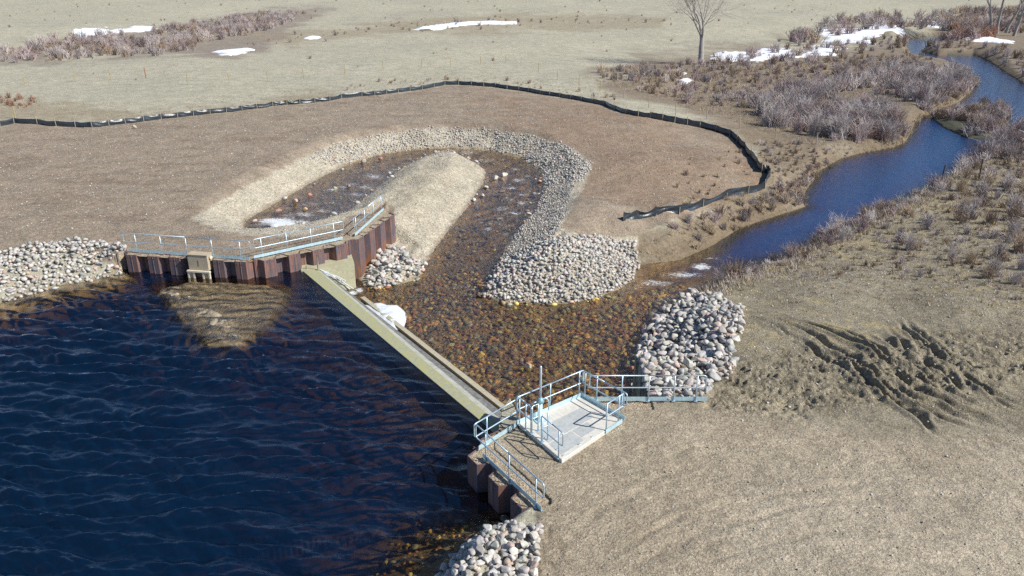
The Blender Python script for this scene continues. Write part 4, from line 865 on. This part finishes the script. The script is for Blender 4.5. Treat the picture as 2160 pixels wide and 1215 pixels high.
regions = [ # polygon, spacing m, height range, tones, z, name in labels
 ([(1590, 225), (1640, 205), (1760, 170), (1880, 150), (2000, 150), (2045, 165), (2040, 190), (1985, 222), (1930, 245), (1915, 280), (1890, 303), (1820, 312), (1770, 300), (1700, 285), (1620, 270)], 1.5, (1.4, 2.5), ('grey', 'grey', 'purple', 'pale'), -2.2, 'bare grey willow shrub in the thicket left of the river', 'willow thicket'),
 ([(1780, 250), (1915, 250), (1915, 290), (1880, 306), (1800, 310)], 1.6, (1.2, 1.9), ('brown', 'red', 'purple'), -2.3, 'russet brown shrub at the river edge of the willow thicket', 'willow thicket edge'),
 ([(1240, 150), (1500, 135), (1640, 140), (1900, 110), (1990, 135), (1880, 150), (1750, 170), (1600, 215), (1560, 230), (1450, 220), (1330, 190)], 1.7, (.6, 1.4), ('purple', 'brown', 'grey', 'tan'), -1.6, 'low brown shrub on the flat beyond the silt fence', 'shrubs beyond the silt fence'),
 ([(1965, 245), (1990, 268), (2040, 288), (2100, 288), (2128, 262), (2125, 238), (2095, 224), (2040, 236)], .9, (.9, 1.7), ('purple', 'brown', 'grey'), -2.6, 'reddish willow shrub on the small island in the river', 'island willows'),
 ([(1350, 525), (1420, 500), (1560, 455), (1640, 430), (1700, 400), (1760, 345), (1730, 340), (1640, 400), (1570, 425), (1440, 470), (1345, 505)], .62, (.3, .8), ('tan', 'brown', 'purple', 'grey'), -2.2, 'dry tan shrub on the bank between silt fence and river', 'shrubs on the left river bank'),
 ([(1350, 555), (1430, 545), (1560, 478), (1700, 432), (1700, 405), (1620, 430), (1500, 480), (1380, 520)], .75, (.45, .95), ('grey', 'brown', 'tan'), -2.4, 'grey brown shrub overhanging the left river edge', 'shrubs at the left water edge'),
 ([(1480, 608), (1545, 590), (1620, 555), (1700, 522), (1760, 487), (1850, 450), (1950, 400), (2060, 335), (2090, 345), (1980, 420), (1860, 480), (1720, 545), (1600, 580), (1500, 625)], 1.05, (.35, 1.4), ('grey', 'purple', 'pale', 'brown'), -2., 'bare grey shrub along the right river edge', 'shrubs at the right water edge'),
 ([(1860, 480), (2000, 410), (2100, 340), (2400, 300), (2400, 640), (2160, 620), (2000, 560), (1900, 540)], 1.4, (.3, 1.4), ('grey', 'brown', 'tan', 'grey', 'pale'), -1.6, 'bare shrub standing on the dry grass right of the river', 'shrubs on the right field'),
 ([(2060, 340), (2100, 300), (2160, 262), (2400, 240), (2400, 330), (2160, 340)], 1.2, (1., 2.1), ('grey', 'purple'), -2., 'grey willow shrub at the right edge by the river', 'willows at the right river bend'),
 ([(1960, 96), (2030, 92), (2100, 98), (2160, 120), (2400, 130), (2400, 175), (2160, 160), (2090, 124), (2000, 112), (1950, 106)], 2.3, (1.1, 2.), ('purple', 'grey', 'brown'), -2., '', ''),
 ([(1990, 85), (2010, 62), (2080, 60), (2090, 80), (2020, 90)], 1.9, (1.8, 2.8), ('red', 'purple', 'brown'), -1.9, '', ''),
 ([(1640, 90), (1740, 50), (1850, 38), (2160, 18), (2500, 10), (2500, 70), (2160, 70), (2000, 62), (1930, 72), (1905, 60), (1760, 80), (1700, 95)], 4.2, (1.8, 3.6), ('purple', 'grey', 'brown'), -1.4, '', ''),
 ([(1500, 118), (1640, 100), (1740, 95), (1900, 75), (1915, 100), (1750, 130), (1600, 140), (1500, 140)], 3.2, (1., 2.), ('purple', 'grey', 'brown'), -1.6, '', ''),
 ([(-200, 115), (0, 108), (130, 84), (250, 75), (340, 62), (450, 45), (600, 22), (640, 25), (600, 52), (500, 78), (430, 90), (410, 108), (280, 116), (100, 128), (-200, 140)], 1.9, (1.0, 2.0), ('grey', 'purple', 'grey', 'brown'), .4, '', ''),
 ([(520, 95), (560, 78), (700, 62), (800, 50), (960, 34), (1120, 36), (1250, 38), (1420, 38), (1420, 52), (1200, 52), (1050, 60), (800, 66), (640, 85), (560, 108)], 5.5, (.5, 1.2), ('brown', 'tan', 'purple'), .3, '', ''),
 ([(-200, 10), (700, 0), (1400, 2), (2100, 0), (2100, 14), (1500, 60), (1400, 130), (1100, 160), (700, 150), (400, 140), (300, 200), (100, 160), (0, 30)], 17, (.3, .9), ('brown', 'tan', 'grey'), .3, '', ''),
 ([(720, 190), (800, 170), (940, 165), (1180, 180), (1300, 205), (1290, 222), (1200, 200), (1100, 182), (940, 170), (800, 194)], 2.3, (.3, .7), ('tan', 'grey', 'brown'), 0, '', ''),
 ([(0, 205), (60, 210), (100, 225), (40, 232), (0, 225)], 1.3, (.5, .9), ('red', 'red', 'brown'), .1, '', ''),
 ([(1620, 560), (1760, 500), (1950, 412), (2100, 335), (2400, 300), (2400, 640), (2160, 640), (2000, 600), (1850, 580), (1700, 600)], .8, (.15, .45), ('tan', 'brown', 'grey', 'straw', 'grey'), -1.6, '', ''),
 ([(1600, 300), (1700, 300), (1810, 330), (1730, 360), (1690, 400), (1640, 410), (1605, 345)], .9, (.25, .6), ('tan', 'brown', 'grey'), -2., '', ''),
 ([(1885, 306), (1925, 265), (1975, 228), (2052, 190), (2050, 165), (1965, 215), (1905, 255)], 1.2, (.8, 1.7), ('grey', 'purple', 'tan'), -2.5, '', ''),
 ([(1450, 330), (1560, 315), (1600, 380), (1560, 420), (1430, 440), (1420, 400)], 1.7, (.25, .6), ('tan', 'brown', 'straw'), -.9, '', ''),
]
sh_c = []
for poly, sp, (h0_, h1_), tones, zm, lab, grp in regions:
    X, Y, Z, U, W_ = scatter(poly, sp, zm, .6)
    for i in range(len(X)):
        h = random.uniform(h0_, h1_)*random.choice((.5, .75, 1, 1.15)); c = np.array(TW[random.choice(tones)])*random.uniform(.75, 1.25)
        if fbm(X[i:i+1], Y[i:i+1], .12, 2, 44.)[0] < -.42: continue
        sh_c.append((X[i], Y[i], Z[i], h, c, lab, grp, h/math.hypot(X[i], Y[i]), U[i], W_[i]))
vis = sorted([q for q in sh_c if q[5] and -10 < q[8] < 2170], key=lambda q: -q[7])[:285]; vid = set(id(q) for q in vis)
# more, finer stems for the single shrubs: two crossed meshes per shrub would repeat, so vary scale and turn
for q in vis:
    o = bpy.data.objects.new('shrub', random.choice(shm)); COL.objects.link(o); o.location = (q[0], q[1], q[2]-.02); f = random.uniform(.8, 1.2)
    o.scale = (q[3]*f, q[3]*f, q[3]); o.rotation_euler = (0, 0, random.uniform(0, 6.28)); o.color = (*q[4], 1); tag(o, q[5], 'shrub', q[6])
def merged_scatter(name, label, cat, items, shapes, mat, wid=1.):
    V_, F_, C_, k = [], [], [], 0
    for (x, y, z, h, c) in items:
        V, F = shapes[random.randrange(len(shapes))]; a = random.uniform(0, 6.28); ca, sa = math.cos(a)*h*wid, math.sin(a)*h*wid
        W = np.stack([V[:, 0]*ca-V[:, 1]*sa+x, V[:, 0]*sa+V[:, 1]*ca+y, V[:, 2]*h+z], 1); V_.append(W); F_.append(F+k); C_.append(np.tile(c, (len(V), 1))); k += len(V)
    me = npmesh(name, np.concatenate(V_), np.concatenate(F_), False); attrc(me, 'col', np.concatenate(C_)); return tag(link(name, me, mat), label, cat, kind='stuff')
merged_scatter('brush_thicket', 'grey and brown brush thickets in the far valley', 'brush', [(q[0], q[1], q[2], q[3], q[4]) for q in sh_c if id(q) not in vid], SHF, M_twig, 1.25)
# dry grass tufts
def tuft(seed):
    rr = np.random.default_rng(seed); V = []; T = []
    for k in range(14):
        a = rr.uniform(0, 6.28); l = rr.uniform(.2, .9); b = rr.normal(0, .25, 2); d = np.array([math.cos(a), math.sin(a)])*l*.8; w_ = .035; s_ = np.array([-math.sin(a), math.cos(a)])*w_
        n = len(V); V += [(b[0]-s_[0], b[1]-s_[1], 0), (b[0]+s_[0], b[1]+s_[1], 0), (b[0]+d[0], b[1]+d[1], rr.uniform(.5, 1))]; T.append((n, n+1, n+2))
    return np.array(V, float), np.array(T)
TF = [tuft(700+i) for i in range(8)]; items = []
for poly, sp, h0_, h1_, tones, zm in [([(1620, 560), (1760, 500), (1950, 410), (2100, 320), (2500, 280), (2500, 720), (2160, 700), (1950, 640), (1800, 620), (1650, 640)], .55, .12, .3, ('tan', 'straw', 'brown', 'grey'), -1.5),
    ([(1340, 520), (1480, 460), (1640, 410), (1790, 335), (1600, 270), (1450, 225), (1250, 170), (1500, 150), (1900, 170), (1900, 310), (1700, 440), (1560, 490), (1360, 560)], .6, .15, .4, ('tan', 'straw', 'brown', 'purple'), -2.),
    ([(1480, 610), (1600, 570), (1760, 500), (1900, 430), (2080, 330), (1960, 430), (1700, 560), (1500, 640)], .35, .2, .45, ('tan', 'straw', 'grey'), -2.),
    ([(1850, 312), (1915, 300), (1925, 280), (1975, 235), (2050, 190), (2030, 190), (1930, 250), (1900, 290)], .5, .3, .6, ('straw', 'tan', 'brown'), -2.6),
    ([(0, 232), (300, 256), (560, 222), (720, 200), (940, 165), (1290, 210), (1300, 185), (940, 150), (700, 180), (300, 220), (0, 210)], 1.3, .12, .3, ('tan', 'straw', 'brown'), 0)]:
    X, Y, Z, U, W_ = scatter(poly, sp, zm, .6)
    for i in range(len(X)): items.append((X[i], Y[i], Z[i], random.uniform(h0_, h1_), np.array(TW[random.choice(tones)])*random.uniform(.8, 1.2)))
merged_scatter('dry_grass', 'dry straw coloured grass tufts on the banks', 'grass', items, TF, M_twig, 1.2)

M_bark = mat_simple('grey bark', (.36, .33, .30), .9, 0, .25, 2.); 
def tree(px, py, z, H, seed, label, lean=(0, 0), group=None, spread=.55, r0=.34, fork=.22, depth=6):
    q = P(px, py, z); gz = hz(q[0], q[1]); root = empty('bare_tree', (q[0], q[1], gz-.1), label, 'tree', group)
    rr = np.random.default_rng(seed); tr, cr = MB(), MB()
    def grow(p, d, L, r, lev):
        n = 4; pts = [p]; rs = [r]
        for i in range(n):
            d = d+rr.normal(0, .10+.03*lev, 3)+np.array([0, 0, .05]); d /= np.linalg.norm(d); p = p+d*L/n; pts.append(p); rs.append(r*(1-.42*(i+1)/n))
        (tr if lev < 2 else cr).tube(pts, rs, 8 if lev < 2 else (4 if lev < 4 else 3), False)
        if lev >= depth: return
        kids = [3, 4, 4, 4, 4, 3, 2][lev]
        for k in range(kids):
            i = n if k == 0 else rr.integers(1, n+1); a = rr.uniform(0, 6.28); s = spread*(rr.uniform(.5, 1.4)) if k else .15+.2*rr.random()
            u = np.cross(d, [0, 0, 1.]) if abs(d[2]) < .95 else np.array([1., 0, 0]); u /= np.linalg.norm(u); v = np.cross(d, u)
            nd = d*math.cos(s)+(u*math.cos(a)+v*math.sin(a))*math.sin(s); nd /= np.linalg.norm(nd)
            grow(pts[i], nd, L*rr.uniform(.66, .93), max(rs[i]*(.72 if k == 0 else .5), .012), lev+1)
    grow(np.zeros(3), np.array([lean[0], lean[1], 1.])/math.sqrt(1+lean[0]**2+lean[1]**2), H*fork, r0, 0)
    tr.build('trunk', M_bark, root, smooth=True, world=False); cr.build('crown', M_bark, root, world=False); return root
tree(1478, 135, -1.2, 46, 11, 'large bare cottonwood tree standing alone by the long snow patch', fork=.12, spread=.62, r0=.55, depth=5)
for i, (px, py, H, ln, lab) in enumerate([(2090, 75, 26, (-.22, 0), 'leftmost bare tree of the grove at the far river bend, leaning left'), (2103, 72, 30, (-.02, 0), 'second bare tree of the grove by the far river bend'),
      (2122, 70, 28, (.10, .05), 'third bare tree of the grove by the far river bend'), (2138, 78, 30, (.16, 0), 'tall bare tree of the grove leaning right near the picture edge'), (2170, 80, 27, (.1, .1), 'bare tree at the right picture edge')]):
    tree(px, py, -1.9, H, 40+i, lab, ln, fork=.27, spread=.4, r0=.42, depth=5)

# ---------------------------------------------------------------- silt fence
FW = []
for (px, py) in FENCE:
    q = P(px, py, 0)
    for _ in range(3): q = P(px, py, hz(q[0], q[1]))
    FW.append(q)
FW = np.array(FW); M_silt = mat_simple('black silt fabric', (.026, .036, .046), .36, 0, .3, 3., .45, .04, spec=.9); M_stake = mat_simple('pale wood', (.42, .36, .27), .8)
sf = empty('silt_fence', FW[30], 'long black silt fence of fabric on wooden stakes curving round the dirt', 'silt fence')
fine = []; 
for i in range(len(FW)-1):
    n = 10
    for k in range(n): t = k/n; fine.append((FW[i]*(1-t)+FW[i+1]*t, t, i))
fine.append((FW[-1], 0, len(FW)-1))
V = []; rows = 7; gx = np.array([f[0] for f in fine]); gz_ = height(gx[:, 0], gx[:, 1])
for j, (p, t, i) in enumerate(fine):
    a = fine[max(j-1, 0)][0]; b = fine[min(j+1, len(fine)-1)][0]; d = (b-a)[:2]; d = d/(np.linalg.norm(d)+1e-9); n = np.array([d[1], -d[0]])
    px = FENCE[min(i, len(FENCE)-1)][0]; loose = 1.0 if (500 < px < 720 and i < 30) or i > 62 else .2
    Hh = (.60 if i < 48 else .74)*(1-.06*math.sin(math.pi*t)-loose*(.27 if i > 62 else .22)*math.sin(math.pi*t)*abs(math.sin(i*1.7)))
    for r_ in range(rows):
        f = r_/(rows-1); wv = (.03+.06*loose)*math.sin(f*9+j*.45+math.sin(j*.21)*2)*math.sin(math.pi*t)+.10*math.sin(math.pi*f)*math.sin(math.pi*t)
        V.append((p[0]+n[0]*wv, p[1]+n[1]*wv, gz_[j]-.06+f*Hh))
m = len(fine); Q = [(j*rows+r_, (j+1)*rows+r_, (j+1)*rows+r_+1, j*rows+r_+1) for j in range(m-1) for r_ in range(rows-1)]
mb = MB(); mb.add(V, Q); mb.build('fabric', M_silt, sf, smooth=True)
for i in range(1, len(FW)):
    p = FW[i]; mb = MB(); h = .82+random.uniform(-.04, .1)+(.12 if i > 48 else 0); lx, ly = random.uniform(-.07, .07), random.uniform(-.05, .05); d = FW[min(i+1, len(FW)-1)]-FW[i-1]; n = np.array([d[1], -d[0], 0]); n /= np.linalg.norm(n); n *= .06
    if n[1] > 0: n = -n
    mb.tube([p+n+[0, 0, -.1], p+n+[lx, ly, h]], .030, 4); mb.build('stake', M_stake, sf)

# stakes
def stake(px, py, z, h, r, mat, name, label, cat, group=None, lean=.05):
    q = P(px, py, z)
    for _ in range(3): q = P(px, py, hz(q[0], q[1]))
    mb = MB(); lx, ly = random.uniform(-lean, lean), random.uniform(-lean, lean)
    mb.tube([(0, 0, -.2), (lx*h/2, ly*h/2, h*.55), (lx*h, ly*h, h*.97), (lx*h, ly*h, h)], [r, r, r, r*.5], 6)
    V = np.concatenate(mb.V); me = npmesh(name, V, [np.concatenate(mb.Q), np.concatenate(mb.T)], False); o = link(name, me, mat); o.location = q; return tag(o, label, cat, group)
M_yel = mat_simple('ochre post', (.42, .33, .15), .8); M_red = mat_simple('red brown post', (.36, .13, .06), .8); M_dark = mat_simple('dark wood', (.12, .10, .08), .9)
for (px, py) in [(53, 178), (160, 172), (234, 168), (396, 178), (484, 175), (565, 171), (641, 165), (727, 157), (809, 149), (890, 144), (951, 140), (1014, 136), (1067, 132), (1099, 139), (1136, 151), (1176, 168), (1221, 180), (1266, 192)]:
    stake(px, py, 0, 1.35, .05, M_yel, 'fence_post', 'thin ochre post in the fence line across the dry meadow', 'fence post', 'ochre posts across the meadow')
stake(308, 165, 0, 1.4, .06, M_red, 'fence_post', 'red brown post among the ochre posts on the left meadow', 'fence post')
for (px, py) in [(1316, 205), (1368, 229), (1425, 243), (1490, 252), (1560, 272), (1635, 293), (1722, 305), (1447, 240)]:
    stake(px, py, -1, 1.25, .045, M_stake, 'fence_post', 'thin pale post just outside the right part of the silt fence', 'fence post', 'pale posts outside the silt fence')
stake(33, 250, 0, 1.3, .05, M_yel, 'fence_post', 'ochre post at the far left beside the silt fence', 'fence post')
for (px, py, h, lab) in [(1887, 368, .95, 'dark wooden post standing in the middle of the river'), (1985, 384, .85, 'dark post at the right river edge'), (2064, 381, 1.15, 'thin leaning post in the grass right of the river'), (2110, 157, 1., 'thin dark post in the far river channel')]:
    stake(px, py, -2.8, h+.7, .07, M_dark, 'river_post', lab, 'post')
sg = stake(1803, 347, -2.9, 1.6, .05, M_dark, 'gauge_post', 'post in the river edge carrying a small white box', 'gauge post')
q = np.array(sg.location)
mb = MB(); mb.box((0, 0, 1.5), (.28, .16, .22), ax=(1, .2)); mb.box((.0, 0, 1.64), (.32, .2, .05), ax=(1, .2)); o = mb.build('white_box', M_snow, sg, world=False, bevel=.02)

# ---------------------------------------------------------------- snow
for poly, z, lab in [
  ([(133, 79), (170, 71), (225, 67), (240, 70), (280, 63), (333, 58), (333, 65), (290, 69), (240, 74), (180, 80), (150, 83)], .4, 'long thin snow patch above the left willow thicket'),
  ([(448, 103), (470, 98), (527, 94), (532, 98), (515, 104), (500, 115), (480, 117), (460, 111)], .3, 'bright snow patch in the hollow right of the left thicket'),
  ([(430, 51), (450, 46), (478, 44), (500, 42), (498, 47), (470, 51), (445, 54)], .6, 'small broken snow patch inside the far left thicket'),
  ([(635, 73), (655, 67), (675, 69), (672, 74), (650, 76)], .4, 'tiny snow patch left of the middle hollow'),
  ([(868, 56), (900, 52), (950, 50), (990, 46), (1040, 43), (1088, 45), (1082, 49), (1020, 51), (960, 55), (900, 58)], .2, 'long snow patch in the shallow dip at the top centre'),
  ([(1500, 126), (1520, 114), (1560, 113), (1600, 108), (1650, 102), (1700, 103), (1745, 95), (1788, 101), (1765, 109), (1710, 117), (1640, 121), (1590, 129), (1530, 134)], -1.4, 'long wide snow patch beside the lone bare tree'),
  ([(1731, 86), (1742, 66), (1790, 64), (1828, 62), (1850, 46), (1868, 48), (1880, 60), (1908, 70), (1870, 72), (1832, 75), (1830, 88), (1790, 86), (1765, 91)], -1.4, 'large snow bank between the brush left of the far river bend'),
  ([(1948, 52), (1955, 42), (1990, 44), (2010, 50), (2040, 42), (2076, 40), (2078, 50), (2030, 53), (1990, 55)], -1.5, 'snow patch behind the far river bend left of the grove'),
  ([(2024, 88), (2060, 83), (2100, 87), (2142, 95), (2138, 98), (2090, 94), (2040, 91)], -1.9, 'thin snow strip on the right bank under the grove'),
  ([(1430, 174), (1442, 167), (1462, 168), (1450, 178), (1434, 182)], -1.3, 'small snow scrap among brush right of the meadow'),
  ([(1432, 156), (1444, 153), (1452, 156), (1440, 160)], -1.3, 'tiny snow scrap below the lone bare tree')]:
    lumpy('snow_patch', poly, z, lab, 'snow patch', M_snow, .20, .25, .8, rough=.9)
